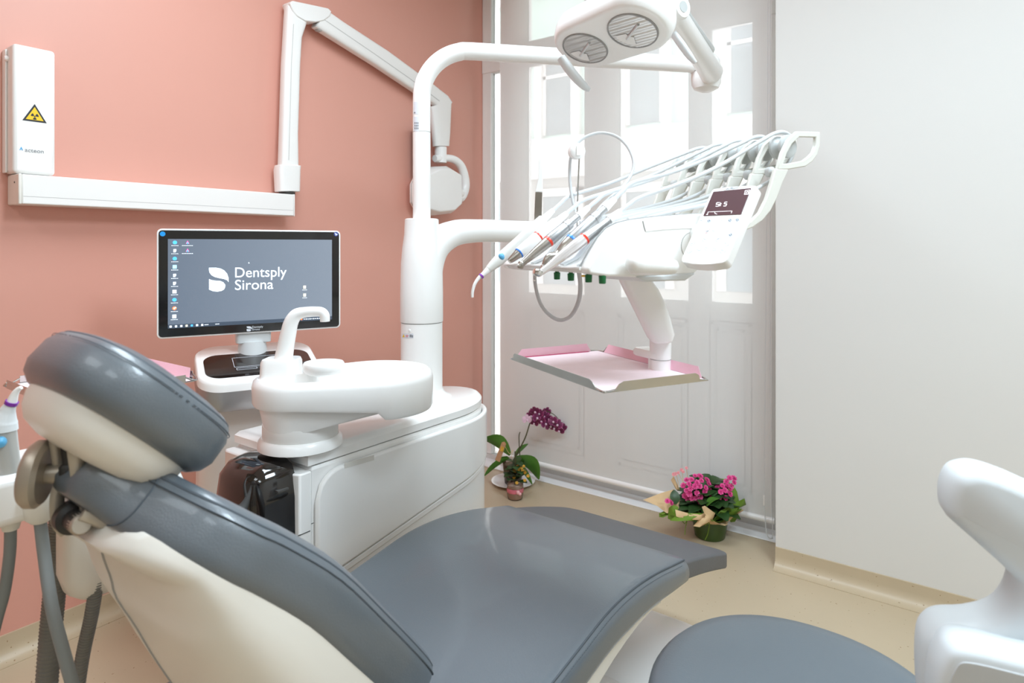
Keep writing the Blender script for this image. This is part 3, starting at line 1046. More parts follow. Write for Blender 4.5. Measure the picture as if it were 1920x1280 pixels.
def interp(tab, y):
    """smooth curve through a table (cubic Hermite)"""
    n = len(tab)
    sl = []
    for k in range(n):
        a, b = tab[max(0, k - 1)], tab[min(n - 1, k + 1)]
        sl.append((b[1] - a[1]) / (b[0] - a[0]))
    for k in range(n - 1):
        (x0, p), (x1, q) = tab[k], tab[k + 1]
        if y <= x1 or k == n - 2:
            h = x1 - x0
            t = min(1.0, max(0.0, (y - x0) / h))
            return (2 * t ** 3 - 3 * t * t + 1) * p + (t ** 3 - 2 * t * t + t) * h * sl[k] + (-2 * t ** 3 + 3 * t * t) * q + (t ** 3 - t * t) * h * sl[k + 1]


SEAT_Z = [(.50, .545), (.62, .518), (.75, .507), (.90, .515), (1.05, .536), (1.18, .553), (1.30, .549), (1.42, .530), (1.52, .506), (1.60, .486)]
SEAT_W = [(.50, .24), (.62, .285), (.80, .305), (1.2, .312), (1.45, .312), (1.60, .306)]


def seat_sec(y, top, hw, th, k=0.0, dz=0.0, rad=.030):
    ring = []
    hw -= k
    for x, z in rrect(2 * hw, th - 2 * k, min(rad, (th - 2 * k) / 2 - .002, hw - .002), 6):
        crown = .006 * (1 - min(1, (x / hw) ** 2)) if z > 0 else 0
        ring.append(V((CXc + x, y, top - th / 2 + z + crown + dz)))
    return ring


ys = [.50 + i * (1.60 - .50) / 34 for i in range(35)]
rings = [seat_sec(.488, interp(SEAT_Z, .5), interp(SEAT_W, .5), .085, .035)]
rings += [seat_sec(y, interp(SEAT_Z, y), interp(SEAT_W, y), .088 if y < 1.25 else .088 - .02 * (y - 1.25) / .35) for y in ys]
rings.append(seat_sec(1.609, interp(SEAT_Z, 1.6) - .001, interp(SEAT_W, 1.6), .068, .008))
seat = add('seat_cushion', loft(rings), LEATHER, chair, ang=60)


def seat_line(x_off, r, y0, y1, dz=0.001, n=40):
    for_y = [y0 + (y1 - y0) * i / n for i in range(n + 1)]
    return tube([V((CXc + interp(SEAT_W, y) - x_off, y, interp(SEAT_Z, y) + dz)) for y in for_y], r, 6, 1)


add('piping', seat_line(.0135, .0022, .56, 1.597, -.0025), THREAD, seat)
st = []
for i in range(150):
    y = .6 + i * .0064
    st.append(obox((CXc + interp(SEAT_W, y) - .0045, y, interp(SEAT_Z, y) - .0085), (0, 1, 0), (1, 0, -1), (1, 0, 1), .002, .0005, .0004))
add('stitches', join(*st), THREAD, seat, kind='stuff', smooth=False)
# footrest
FR_Z = [(1.52, .498), (1.60, .476), (1.75, .432), (1.90, .382), (1.995, .347)]
fr_ = []
for i in range(19):
    y = 1.53 + i * (1.995 - 1.53) / 18
    hw = .292
    if y > 1.93:
        hw -= .03 * ((y - 1.93) / .065) ** 3
    fr_.append(seat_sec(y, interp(FR_Z, y), hw, .05 - .004 * (y - 1.5), rad=.008))
fr_.append(seat_sec(2.002, interp(FR_Z, 1.995) - .001, .255, .049, .004, rad=.008))
add('footrest', loft(fr_), LEATHER_F, chair, ang=60, label='matt grey rubber footrest')
# seat shell below
ss = []
for i in range(15):
    y = .62 + i * .060
    tp = max(.06, 1 - (i / 14) ** 2.2)
    ss.append([V((CXc + x, y, interp(SEAT_Z, y) - .085 + z)) for x, z in ((-.27, .01), (.285, .01), (.292, -.02 * tp), (.285, (-.07 - .03 * math.sin(PI * i / 14)) * tp), (.22, (-.115 - .05 * math.sin(PI * i / 14)) * tp - .012), (-.12, (-.115 - .05 * math.sin(PI * i / 14)) * tp - .012), (-.22, -.075 * tp - .008), (-.275, -.015 * tp))])
add('seat_shell', loft(ss), CREAM, chair, bevel=.008)
# base
add('base_plate', loft([[V((CXc + .06 + x * k, 1.47 + y * k, z)) for x, y in rrect(.62, 1.22, .26, 10)] for k, z in ((1, 0), (1, .018), (.985, .034), (.95, .044), (.5, .05))]), WHITE, chair)
add('base_rim', loft([[V((CXc + .06 + x * k, 1.47 + y * k, z)) for x, y in rrect(.63, 1.23, .265, 10)] for k, z in ((1, .002), (1.004, .008), (1, .014))]), STEEL, chair)
add('base_cover', loft([[V((CXc + .04 + x * k, 1.22 + y * k - sh, z)) for x, y in rrect(.50, .86, .2, 8)] for k, z, sh in ((1, .045, 0), (.93, .075, .0), (.78, .12, .02), (.64, .19, .06), (.56, .27, .10), (.52, .34, .13))]), WHITE_SOFT, chair)
add('lift_arm', loft([[V((CXc + .19 + x, 1.02 + y + sh, z)) for x, y in rrect(.07, .12, .03, 5)] for z, sh in ((.10, .20), (.24, .10), (.42, -.06))]), WHITE, chair, bevel=.003)
add('arm_slot', box(CXc + .13, CXc + .228, 1.16, 1.27, .17, .176), DARKM, chair)
# backrest: spine in the y-z plane, front normal up and towards the feet
SPINE = [(.775, .520, .13), (.745, .555, .175), (.69, .62, .205), (.60, .728, .222), (.52, .824, .225), (.455, .886, .212), (.42, .915, .204), (.39, .941, .186), (.37, .958, .160), (.355, .972, .122), (.342, .985, .085), (.328, 1.0, .062), (.316, 1.013, .046)]
SP = catmull([V((y, z, w_)) for y, z, w_ in SPINE], 4)


def sp_at(i):
    p = SP[i]
    d = SP[min(i + 1, len(SP) - 1)] - SP[max(i - 1, 0)]
    d = V((d.x, d.y)).normalized()
    return p, V((0, d.x, d.y)), V((0, d.y, -d.x))         # point, tangent, front normal


def back_rings(n0, n1, wk, rad, crown=.0, bulge=None, i0=0, i1=None):
    out = []
    i1 = len(SP) if i1 is None else i1
    for i in range(i0, i1):
        p, t, n = sp_at(i)
        hw = p.z * wk
        f = i / (len(SP) - 1)
        a = n0(f) if callable(n0) else n0
        b = n1(f) if callable(n1) else n1
        ring = []
        h = b - a
        for x, q in rrect(2 * hw, h, min(rad, h / 2 - .002, hw - .002), 6):
            z = (a + b) / 2 + q
            s = 1 - min(1, (x / hw) ** 2)
            if q > 0:
                z += crown * s
            elif bulge:
                z -= bulge(f) * (1 - min(1, abs(x / hw) ** 3.2))
            ring.append(V((CXc + x, p.x, p.y)) + n * z)
        out.append(ring)
    return out


def close_ends(rs, k=.72, ext=.012):
    a, b = rs[0], rs[-1]
    ca, cb = sum(a, V()) / len(a), sum(b, V()) / len(b)
    ta, tb = (ca - sum(rs[1], V()) / len(a)).normalized(), (cb - sum(rs[-2], V()) / len(b)).normalized()
    return [[ca + (p - ca) * k + ta * ext for p in a]] + rs + [[cb + (p - cb) * k + tb * ext for p in b]]


cush = close_ends(back_rings(lambda f: -.034 + .012 * f, lambda f: .062 - .012 * f, 1.0, .030, .008))
bc = add('back_cushion', loft(cush), LEATHER, chair, ang=60)
pipe = []
for i in range(2, len(SP) - 2):
    p, t, n = sp_at(i)
    f = i / (len(SP) - 1)
    pipe.append(V((CXc + p.z - .011, p.x, p.y)) + n * (.062 - .012 * f - .007))
add('piping', tube(pipe, .002, 6, 1), THREAD, bc)
st = []
for i in range(2, len(SP) - 3):
    for j in range(6):
        p, t, n = sp_at(i)
        f = i / (len(SP) - 1)
        A = pipe[i - 2].lerp(pipe[i - 1], j / 6)
        st.append(obox(A + V((.0088, 0, 0)) - n * .009, t, n, (1, 0, 0), .0022, .0005, .0006))
add('stitches', join(*st), THREAD, bc, kind='stuff', smooth=False)
rk = cush[int(len(cush) * .80)]
ck = sum(rk, V()) / len(rk)
nsd = sorted([p for p in rk if p.x > ck.x + .55 * max(q.x - ck.x for q in rk)], key=lambda p: p.y + p.z)
add('neck_seam', tube([p + (p - ck).normalized() * .0006 for p in nsd], .0012, 6, 2), THREAD, bc)
blg = lambda f: min(.14, max(.006, .116 - .36 * (f - .25)))
shl = []
for i in range(2, int(len(SP) * .76)):
    p, t, n = sp_at(i)
    f = i / (len(SP) - 1)
    hw, T_ = p.z * .965, .034 + blg(f)
    ring = []
    for q in range(25):
        a = PI * q / 24
        x = hw * math.copysign(abs(math.cos(a)) ** .62, math.cos(a))
        ring.append(V((CXc + x, p.x, p.y)) + n * (-.012 - T_ * math.sin(a) ** .62))
    shl.append(ring)
shl = close_ends(shl, .8, .006)
bs = add('back_shell', loft(shl), CREAM, chair, ang=60)
sj = [min(range(len(shl[k])), key=lambda q: (abs(shl[k][q].x - (CXc - .035)) + (0 if (shl[k][q] - sum(shl[k], V()) / len(shl[k])).y < 0 else 9))) for k in range(len(shl))]
add('shell_seam', tube([shl[k][sj[k]] for k in range(4, len(shl) - 3)], .0022, 6, 1), SEAM_L, bs)
# headrest
PH = math.radians(43)
HT, HN = V((0, -math.cos(PH), math.sin(PH))), V((0, math.sin(PH), math.cos(PH)))
HC = V((CXc, .358, 1.070))
XX = V((1, 0, 0))
hp_ = [(.05, -.008), (.018, -.007), (.006, .002), (0, .016), (.0, .045), (.006, .060), (.016, .068), (.034, .073), (.07, .076)]
hc = add('headrest_cushion', pad(HC, XX, HT, HN, .126, .120, 2.9, hp_), LEATHER, chair, ang=70)
add('piping', tube(sup(HC + HN * .0625, XX, HT, .1155, .1095, 2.9) + [sup(HC + HN * .0625, XX, HT, .1155, .1095, 2.9)[0]], .0022, 6, 1), THREAD, hc)
rg = sup(HC + HN * .054, XX, HT, .1242, .1182, 2.9, 190)
st = [obox(rg[i], (rg[(i + 1) % 190] - rg[i - 1]), HN, XX, .0022, .0005, .0007) for i in range(0, 190)]
add('stitches', join(*st), THREAD, hc, kind='stuff', smooth=False)
hsp = [(.09, -.052), (.064, -.050), (.042, -.043), (.030, -.031), (.023, -.016), (.022, .0)]
hs = add('headrest_shell', pad(HC, XX, HT, HN, .126, .120, 2.8, hsp), CREAM, chair, ang=70)
# headrest bracket
BP = V((-.905, .295, .955))
top_l, top_r = HC - HN * .05 + V((-.03, -.01, .0)), HC - HN * .05 + V((.03, -.01, 0))
mp = HC - HN * .075
XA, XB = CXc - .030, CXc + .018
add('bracket_plate', tube([px(u, v, XA) for u, v in ((101, 790), (108, 840), (114, 874), (116, 900), (109, 922), (107, 946), (111, 978), (126, 996))], .0085, 8, 5, sx=.4, up=(0, 1, 0)), BRONZE, chair)
add('bracket_plate', tube([px(u, v, XB) for u, v in ((135, 805), (139, 835), (144, 869), (149, 900), (160, 920), (165, 957))], .0085, 8, 5, sx=.4, up=(0, 1, 0)), BRONZE, chair)
pv0, pv1 = px(127, 966, XA - .004), px(152, 983, XB + .018)
pvd = (pv1 - pv0).normalized()
add('bracket_pivot', lathe(pv0, [(.016, 0), (.019, .003), (.019, .030), (.015, .033), (.0125, .034), (.0125, (pv1 - pv0).length)], 28, pvd), DARKM, chair)
add('pivot_cap', lathe(pv1 - pvd * .012, [(.0125, 0), (.0125, .012), (.010, .016)], 24, pvd), BRONZE, chair)
add('bracket_spring', join(tube([px(121, 812, CXc - .008), px(128, 860, CXc - .008), px(131, 905, CXc - .008)], .0065, 12, 4), lathe(px(129, 890, CXc - .008), [(.008, -.014), (.0105, -.011), (.0105, .011), (.008, .014)], 16)), DARKM, chair)
add('bracket_link', tube([px(131, 905, CXc - .008), px(142, 925, CXc - .002), px(150, 945, CXc + .004)], .004, 10, 4), STEEL, chair)
add('bracket_bolt', lathe(px(104, 882, XA - .006), [(.004, 0), (.004, .060)], 10, (1, 0, 0)), STEEL, chair)
add('mount_arm', tube([px(153, 964, XB + .02), px(190, 978, XB + .024), px(222, 992, XB + .028), px(238, 1002, XB + .028)], .0075, 8, 5, sx=.6, up=(0, 0, 1)), BRONZE, chair)
add('mount_arm', tube([px(165, 950, XA + .01), px(195, 962, XA + .012), px(228, 982, XA + .014)], .0075, 8, 5, sx=.6, up=(0, 0, 1)), BRONZE, chair)
kb = pd(88, 888, .80)
add('locking_knob', join(lathe(kb, [(.036, 0), (.041, .005), (.041, .015), (.036, .021), (.02, .023)], 36, V((-.6, -.8, .1)).normalized()), lathe(kb, [(.012, -.035), (.012, .004)], 16, V((-.6, -.8, .1)).normalized())), BRONZE, chair)

# ================================================================== STOOL
SX, SY = -.235, 1.10
stool = thing('operator_stool', 'grey padded operator stool with pale plastic wrap-around backrest at the right edge', 'stool', (SX, SY, 0))
add('seat_pad', pad((SX, SY, .585), (1, 0, 0), (0, 1, 0), (0, 0, 1), .235, .235, 2.15, [(.10, -.075), (.02, -.072), (.004, -.06), (0, -.04), (.004, -.022), (.018, -.008), (.05, -.001), (.11, .002), (.17, .002)], 64), STOOLPAD, stool, ang=70)
add('seat_pan', pad((SX, SY, .51), (1, 0, 0), (0, 1, 0), (0, 0, 1), .2, .2, 2.1, [(.12, -.03), (.03, -.022), (.005, -.004), (.008, .004)], 48), GREYW, stool)
add('gas_lift', join(lathe((SX, SY, .08), [(.028, 0), (.028, .22)], 24), lathe((SX, SY, .29), [(.018, 0), (.018, .2)], 24)), CHROME, stool)
for i in range(5):
    t = 2 * PI * i / 5 + .3
    d = V((math.cos(t), math.sin(t), 0))
    lg_ = add('base_leg', tube([V((SX, SY, .12)), V((SX, SY, .105)) + d * .12, V((SX, SY, .082)) + d * .25], [.024, .02, .014], 12, 4), SILVER, stool)
    wc = V((SX, SY, .0)) + d * .25
    s_ = V((-d.y, d.x, 0))
    add('caster', join(lathe(wc + Z * .027 - s_ * .018, [(.018, 0), (.027, .003), (.027, .033), (.018, .036)], 18, s_), tube([wc + Z * .03, wc + Z * .085], .007, 8, 1)), DARKM, lg_)
# C-shaped backrest: a thick rounded shell with an open notch facing the chair
BPROF = [(-.056, .64), (-.062, .70), (-.0655, .755), (-.064, .795), (-.055, .816), (-.040, .829), (-.012, .840), (.013, .857), (.026, .878), (.031, .900), (.027, .909), (.0, .932), (-.027, .954), (-.037, .964), (-.040, .980), (-.038, 1.0), (-.030, 1.018), (-.015, 1.0275), (.0, 1.030), (.02, 1.0265), (.045, 1.018), (.09, 1.0), (.13, .96), (.155, .88), (.155, .75), (.12, .66), (.03, .625)]
YC = .982


def inset(P_, d):
    out = []
    n = len(P_)
    for i, (x, z) in enumerate(P_):
        a, b = P_[i - 1], P_[(i + 1) % n]
        tx, tz = b[0] - a[0], b[1] - a[1]
        L_ = math.hypot(tx, tz)
        out.append((x + tz / L_ * d, z - tx / L_ * d))
    return out


SHELLP = mat('pale_blue_grey_plastic', 'd5dcdf', .42, vary=(4, .01))
BSM = [(p.x, p.y) for p in catmull([V((x, z)) for x, z in BPROF + BPROF[:1]], 3)[:-1]]
br = add('backrest', loft([[V((x - .25 * (y - YC), y, z)) for x, z in inset(BSM, d)] for y, d in ((YC - .034, .016), (YC - .031, .009), (YC - .024, .003), (YC - .012, 0), (YC + .012, 0), (YC + .026, .003), (YC + .036, .010), (YC + .040, .018))]), SHELLP, stool, ang=75)
LB = [(-.050, .60), (-.055, .70), (-.054, .775), (-.047, .806), (-.036, .824), (-.015, .832), (.03, .836), (.08, .84), (.14, .82), (.15, .72), (.10, .60)]
LBS = [(p.x, p.y) for p in catmull([V((x, z)) for x, z in LB + LB[:1]], 3)[:-1]]
lb = add('seat_bracket', loft([[V((x + dx, y, z + dz)) for x, z in inset(LBS, d)] for y, d, dx, dz in ((1.0, .004, -.004, -.006), (.96, 0, 0, .002), (.92, 0, .006, .010), (.90, .002, .010, .014), (.892, .006, .010, .014), (.888, .012, .010, .014))]), SHELLP, stool, ang=75)
add('shaded_end_face', loft([[V((x + .010, y, z + .014)) for x, z in inset(LBS, d)] for y, d in ((.8885, .016), (.8865, .017), (.8862, .02))]), mat('shadow_grey_plastic', 'c3c8ca', .5, vary=(4, .01)), lb)  # darker grey tone stands for the shade on the bracket's near face
add('backrest_bracket', tube([V((.05, YC, .68)), V((.045, YC, .56)), V((.0, 1.02, .495)), V((-.12, 1.06, .492))], .024, 14, 6, sx=1.4, up=(0, 1, 0)), GREYW, stool)
# face coloured darker for shade on the near end of the backrest

# ================================================================== OPERATING LAMP
L1 = pd(1098, 88, 1.45)
te_ = (EYE - L1).normalized()
dn = V((-CS * .29, -SN * .29, -.96))
dn = (dn - te_ * dn.dot(te_)).normalized()
lf = (te_ * .57 + dn * .82).normalized()
L2 = pl(1187, 55, L1, lf)
lu = (L2 - L1).normalized()
lv = lf.cross(lu)
LC = (L1 + L2) / 2
hl = (L2 - L1).length / 2
lamp = thing('operating_lamp', 'white twin-lens operating lamp hanging from its swing arm above the tray', 'lamp', tuple(LC))


def lring(ra, rb, h, dsh=0.0, n=64):
    pts = hull2((-hl, 0), ra, (hl + dsh, 0), rb, n)
    out = []
    for x, y in pts:
        waist = 1 - .16 * math.exp(-(x / (hl * .55)) ** 2)
        out.append(LC + lu * x + lv * y * waist + lf * h)
    return out


shell_ = [lring(.064, .068, .004), lring(.069, .073, .004), lring(.073, .077, 0), lring(.077, .082, -.012), lring(.079, .085, -.03), lring(.074, .080, -.052), lring(.058, .064, -.072), lring(.034, .04, -.084), lring(.012, .014, -.088)]
lh = add('lamp_head', loft(shell_), WHITE, lamp, ang=70)
for c_, r_ in ((-hl, .0515), (hl, .0535)):
    cc_ = LC + lu * c_
    a_, b2, n_ = lu, lv, lf
    rr_ = lambda r, h: [cc_ + a_ * math.cos(2 * PI * i / 40) * r + b2 * math.sin(2 * PI * i / 40) * r * .96 + n_ * h for i in range(40)]
    lw = add('lens', loft([rr_(r_, .0042), rr_(r_, .0050)]), REFL, lamp, ang=70, label='ridged silver lens')
    vv3, ff3 = [], []
    NR = 60
    ar_ = (V((CS, SN, 0)) - n_ * n_.dot(V((CS, SN, 0)))).normalized()
    br_ = n_.cross(ar_)
    for q in range(NR + 1):
        y_ = -r_ * .985 + 2 * r_ * .985 * q / NR
        ch_ = math.sqrt(max(0, r_ * r_ - y_ * y_))
        h_ = .0054 if q % 2 else .0060
        vv3 += [cc_ + br_ * (y_ * .96) + ar_ * (ch_ * t_ * .97) + n_ * h_ for t_ in (-1, -.33, .33, 1)]
    for q in range(NR):
        for e_ in range(3):
            k_ = q * 4 + e_
            ff3.append((k_, k_ + 1, k_ + 5, k_ + 4))
    add('lens_ridges', (vv3, ff3), REFL, lw, smooth=False)
    add('lens_rim', loft([rr_(r_ + .003, .004), rr_(r_ + .0025, .0066), rr_(r_, .0066), rr_(r_ - .001, .0055)], False, False), SEAM_L, lw)
    add('lamp_bulb', join(tube([cc_ + lv * -.012 + lu * -.024 + lf * .0055, cc_ + lv * .014 + lu * .026 + lf * .0055], .006, 12, 1, sx=.5, up=tuple(lf)), lathe(cc_ + lf * .002, [(.012, 0), (.010, .003)], 16, lf)), GREYW, lw)
    add('lamp_reflector', prism([cc_ + lu * (math.cos(t_) * q_) + lv * (math.sin(t_) * q_) + lf * .0070 for t_, q_ in [(-2.0 - .16 * e_, r_ * .80) for e_ in range(9)] + [(-3.28 + .16 * e_, r_ * .30) for e_ in range(9)]], lf * .0002), WHITE_SOFT, lw, smooth=False)
add('head_seam', tube([LC + lu * x + lv * (.052 + .03 * abs(x) / hl * .2) + lf * .002 for x in (.0, .01, .022)], .0007, 6, 2), SEAM_L, lamp)
# hanging handles
hA = [pd(u, v, 1.40) for u, v in ((1052, 108), (1066, 128), (1082, 148), (1096, 162), (1106, 169))]
add('handle', tube(hA, [.012, .0135, .0125, .010, .006], 14, 6, sx=.8, up=tuple(V((SN, -CS, 0)))), GREYW, lamp)
hB = [pd(u, v, 1.58) for u, v in ((1262, 62), (1278, 84), (1293, 105), (1304, 118))]
add('handle', tube(hB, [.012, .0135, .012, .007], 14, 6, sx=.7, up=tuple(V((SN, -CS, 0)))), GREYW, lamp)
# swing arm
jt = pd(1262, 20, 1.56)
ax_h = (pd(1262, 20, 1.5) - EYE).normalized()
add('head_hub', tube([pd(1225, 12, 1.54), pd(1248, 17, 1.545)], .026, 20, 1), WHITE, lamp)
side = V((CS, SN, 0)) * .55 + V((SN, -CS, 0)) * .8
side.normalize()
add('joint_hub', lathe(jt - side * .032, [(.024, 0), (.029, .004), (.029, .058), (.025, .064)], 28, side), WHITE, lamp)
add('joint_cap', lathe(jt + side * .032, [(.0135, 0), (.0135, .0015)], 24, side), LIGHTG, lamp)
el = pd(1335, 138, 2.36)
add('swing_arm', tube([jt, jt.lerp(el, .3), jt.lerp(el, .62), jt.lerp(el, .88), el], [.026, .031, .037, .041, .044], 18, 5, sx=.8), WHITE, lamp)
add('arm_channel', tube([jt.lerp(el, .08) + V((0, 0, .012)) + side * .018, jt.lerp(el, .7) + V((0, 0, .018)) + side * .027], [.012, .02], 10, 1, sx=.5), LIGHTG, lamp)
ej = V((PE.x, PE.y, 1.93))
add('elbow_housing', lathe((PE.x, PE.y, 1.885), [(.02, 0), (.046, .012), (.054, .03), (.056, .05), (.054, .085), (.05, .118), (.036, .135)], 28), WHITE, lamp)
add('elbow_seam', lathe((PE.x, PE.y, 1.957), [(.0558, 0), (.0562, .001), (.0558, .002)], 28), SEAM_L, lamp)

# ================================================================== INSTRUMENT CONSOLE
CO, CRZ = V((-.60, 1.15, 0)), math.radians(-27.6)
cons = thing('instrument_console', 'white instrument delivery console with row of whip arms in front of the blind', 'dental console', tuple(CO + Z * 1.25), CRZ)
CM = Matrix.Translation(CO) @ Matrix.Rotation(CRZ, 4, 'Z')


def k3(x, y, z): return CM @ V((x, y, z))
def kv(x, y, z): return CM.to_3x3() @ V((x, y, z))


CHEEK = [(-.155, 1.254), (-.158, 1.262), (-.150, 1.275), (-.138, 1.293), (-.122, 1.315), (-.104, 1.332), (-.082, 1.3415), (-.056, 1.347), (0, 1.354), (.075, 1.360), (.16, 1.364), (.205, 1.360), (.218, 1.346), (.20, 1.328), (.15, 1.300), (.105, 1.272), (.07, 1.249), (-.05, 1.246), (-.12, 1.249)]
SHELF = [(-.152, 1.254), (-.156, 1.262), (-.14, 1.267), (-.118, 1.276), (-.098, 1.296), (-.078, 1.320), (-.055, 1.335), (0, 1.346), (.075, 1.352), (.16, 1.357), (.20, 1.354), (.214, 1.343), (.197, 1.328), (.15, 1.302), (.105, 1.274), (.07, 1.252), (-.05, 1.25), (-.12, 1.252)]
ext = lambda prof, a, b: prism([k3(a, y, z) for y, z in prof], kv(b - a, 0, 0))
add('console_body', ext(SHELF, -.145, .135), WHITE, cons, bevel=.006, seg=3, ang=50)
nc = add('side_cheek', ext(CHEEK, .137, .165), WHITE, cons, bevel=.008, seg=4, ang=50)
add('side_cheek', ext(CHEEK, -.172, -.147), WHITE, cons, bevel=.008, seg=4, ang=50)
add('cheek_seam', tube([k3(.136, y, z + .0005) for y, z in CHEEK[1:11]], .0014, 6, 1), SEAM_L, nc)
add('hatch_seam', tube([k3(.1655, y, z) for y, z in ((-.045, 1.345), (-.042, 1.334), (-.039, 1.327))], .0008, 6, 2), SEAM_L, nc)
add('hatch_step', tube([k3(.1652, y, z) for y, z in ((-.039, 1.327), (.0, 1.331), (.06, 1.334), (.11, 1.335))], .0015, 6, 2), WHITE_SOFT, nc)
add('round_cover', lathe(k3(.1645, .066, 1.301), [(.024, 0), (.024, .0015)], 32, kv(1, 0, 0)), WHITE_SOFT, nc)
add('cover_seam', lathe(k3(.1648, .066, 1.301), [(.0250, 0), (.0250, .0006)], 32, kv(1, 0, 0)), SEAM_L, nc)
add('underside_plate', ext([(-.06, 1.247), (.075, 1.251), (.05, 1.238), (-.04, 1.238)], .03, .168), GREYW, cons, bevel=.003)
for i in range(5):
    x = -.112 + i * .058
    add('instrument_groove', tube([k3(x, -.148, 1.266), k3(x, -.118, 1.279), k3(x, -.098, 1.299), k3(x, -.078, 1.323), k3(x, -.05, 1.3375)], .009, 10, 4, sx=.35, up=tuple(kv(1, 0, 0))), GREYW, cons)
add('front_lip', tube([k3(-.15, -.157, 1.262), k3(.14, -.157, 1.262)], .0035, 8, 1), WHITE_SOFT, cons)
# grip
gs, ge = pd(1183, 494, 1.075), pd(1278, 501, 1.115)
gd = (ge - gs).normalized()
add('grip', lathe(gs - gd * .006, [(.004, 0), (.013, .003), (.0175, .010), (.0185, .022), (.0165, .060), (.0145, .085), (.012, .095), (.006, .101)], 28, gd), WHITE, cons)
add('grip_mount', tube([k3(.15, -.03, 1.27), gs + gd * .012], .014, 16, 1), WHITE, cons)
for (u, v, x) in ((1040, 513, .004), (1066, 515, .055), (1103, 519, .115), (1133, 524, .158)):
    p = k3(x, -.125, 1.2365)
    add('regulator_knob', join(lathe(p, [(.0052, 0), (.006, .001), (.0065, .013), (.005, .014)], 18), lathe(p + Z * .013, [(.004, 0), (.004, .004)], 10)), GREEN, cons)
add('yellow_tab', obox(k3(.097, -.118, 1.247), kv(1, 0, 0), kv(0, 1, 0), Z, .008, .006, .0015), YELLOW, cons)
# touch panel
TL, TR, BLp, BRp = pd(1335, 358, 1.16), pd(1418, 345, 1.09), pd(1275, 488, 1.10), pd(1362, 497, 1.03)
pc_ = (TL + TR + BLp + BRp) / 4
pr = ((TR - TL) + (BRp - BLp)).normalized()
pu = ((TL - BLp) + (TR - BRp))
pu = (pu - pr * pu.dot(pr)).normalized()
pn_ = pr.cross(pu)
if pn_.dot(EYE - pc_) < 0:
    pn_ = -pn_
pw, ph = ((TR - TL).length + (BRp - BLp).length) / 2, ((TL - BLp).length + (TR - BRp).length) / 2


def pp3(a, b, h=0.0): return pc_ + pr * (a * pw) + pu * (b * ph) + pn_ * h


pol = [(-.5, .46), (-.49, .49), (-.46, .505), (-.2, .52), (.2, .52), (.46, .505), (.49, .49), (.5, .46), (.5, -.44), (.48, -.475), (.44, -.495), (.2, -.52), (0, -.525), (-.2, -.52), (-.44, -.495), (-.48, -.475), (-.5, -.44)]
cpn = add('control_panel', prism([pp3(a, b, -.019) for a, b in pol], pn_ * .019), WHITE, cons, bevel=.003, seg=3)
add('panel_mount', tube([pp3(-.1, -.1, -.015), k3(.10, .10, 1.33)], .018, 16, 1), WHITE, cpn)


def ppx(u, v):
    p = pl(u, v, pc_, pn_)
    return p + pn_ * .0008


def ppoly(pts, t=.0005): return prism([ppx(*q) for q in pts], pn_ * t)


add('display', ppoly([(1338, 360), (1409, 353), (1390, 402), (1319, 405)]), mat('dark_red_display', '4a262a', .45, emit=.10, vary=(12, .08), spec=.12), cpn, smooth=False)
z8 = lambda a, b: (1230 + a / 7.11, 330 + b / 7.11)
o_ = pn_ * .0006


def seg7(pts, wd=1.1, m_=LABELW, nm='display_print', h=.0006, par=None):
    gs_ = []
    for a, b in zip(pts, pts[1:]):
        A, B = ppx(*a) + pn_ * h, ppx(*b) + pn_ * h
        d = (B - A)
        if d.length < 1e-6:
            continue
        s = pn_.cross(d).normalized() * (wd * .00045)
        gs_.append(prism([A - s, B - s, B + s, A + s], pn_ * .0003))
    return gs_


g = []
g += seg7([z8(855, 358), z8(815, 362), z8(808, 385), z8(848, 383), z8(838, 408), z8(800, 410)], 1.0)
g += seg7([z8(868, 362), z8(852, 408)], .9) + seg7([z8(880, 372), z8(858, 386), z8(868, 405)], .9)
g += seg7([z8(955, 352), z8(922, 355), z8(915, 378), z8(948, 376), z8(938, 404), z8(905, 407)], 1.0)
g += seg7([z8(690, 520), z8(700, 485), z8(1020, 472), z8(1008, 502)], .6)
g += seg7([z8(788, 488), z8(792, 505), z8(818, 514)], .8)
g += seg7([z8(676, 520), z8(696, 518)], 1.2)
g += seg7([z8(1196, 200), z8(1258, 192), z8(1246, 245), z8(1184, 252), z8(1196, 200)], .8)
g += seg7([z8(1206, 238), z8(1215, 215), z8(1240, 212), z8(1232, 236)], .9)
add('display_print', join(*g), glow('lcd_white', 'f3eef0', .6), cpn, smooth=False)
tb = ppx(*z8(918, 186))
te = ppx(*z8(1135, 158))
text('lettering', 'CASTELLINI', .0058, tb, te - tb, pu, PRINTG, cpn, sx=((te - tb).length / .0365))


def ringgeo(u, v, r, wd=.0003):
    c_ = ppx(u, v)
    n = 20
    vv2, ff = [], []
    for i in range(n):
        t = 2 * PI * i / n
        d = pr * math.cos(t) + pu * math.sin(t)
        vv2 += [c_ + d * (r - wd), c_ + d * (r + wd)]
    for i in range(n):
        j = (i + 1) % n
        ff.append((2 * i, 2 * i + 1, 2 * j + 1, 2 * j))
    return vv2, ff


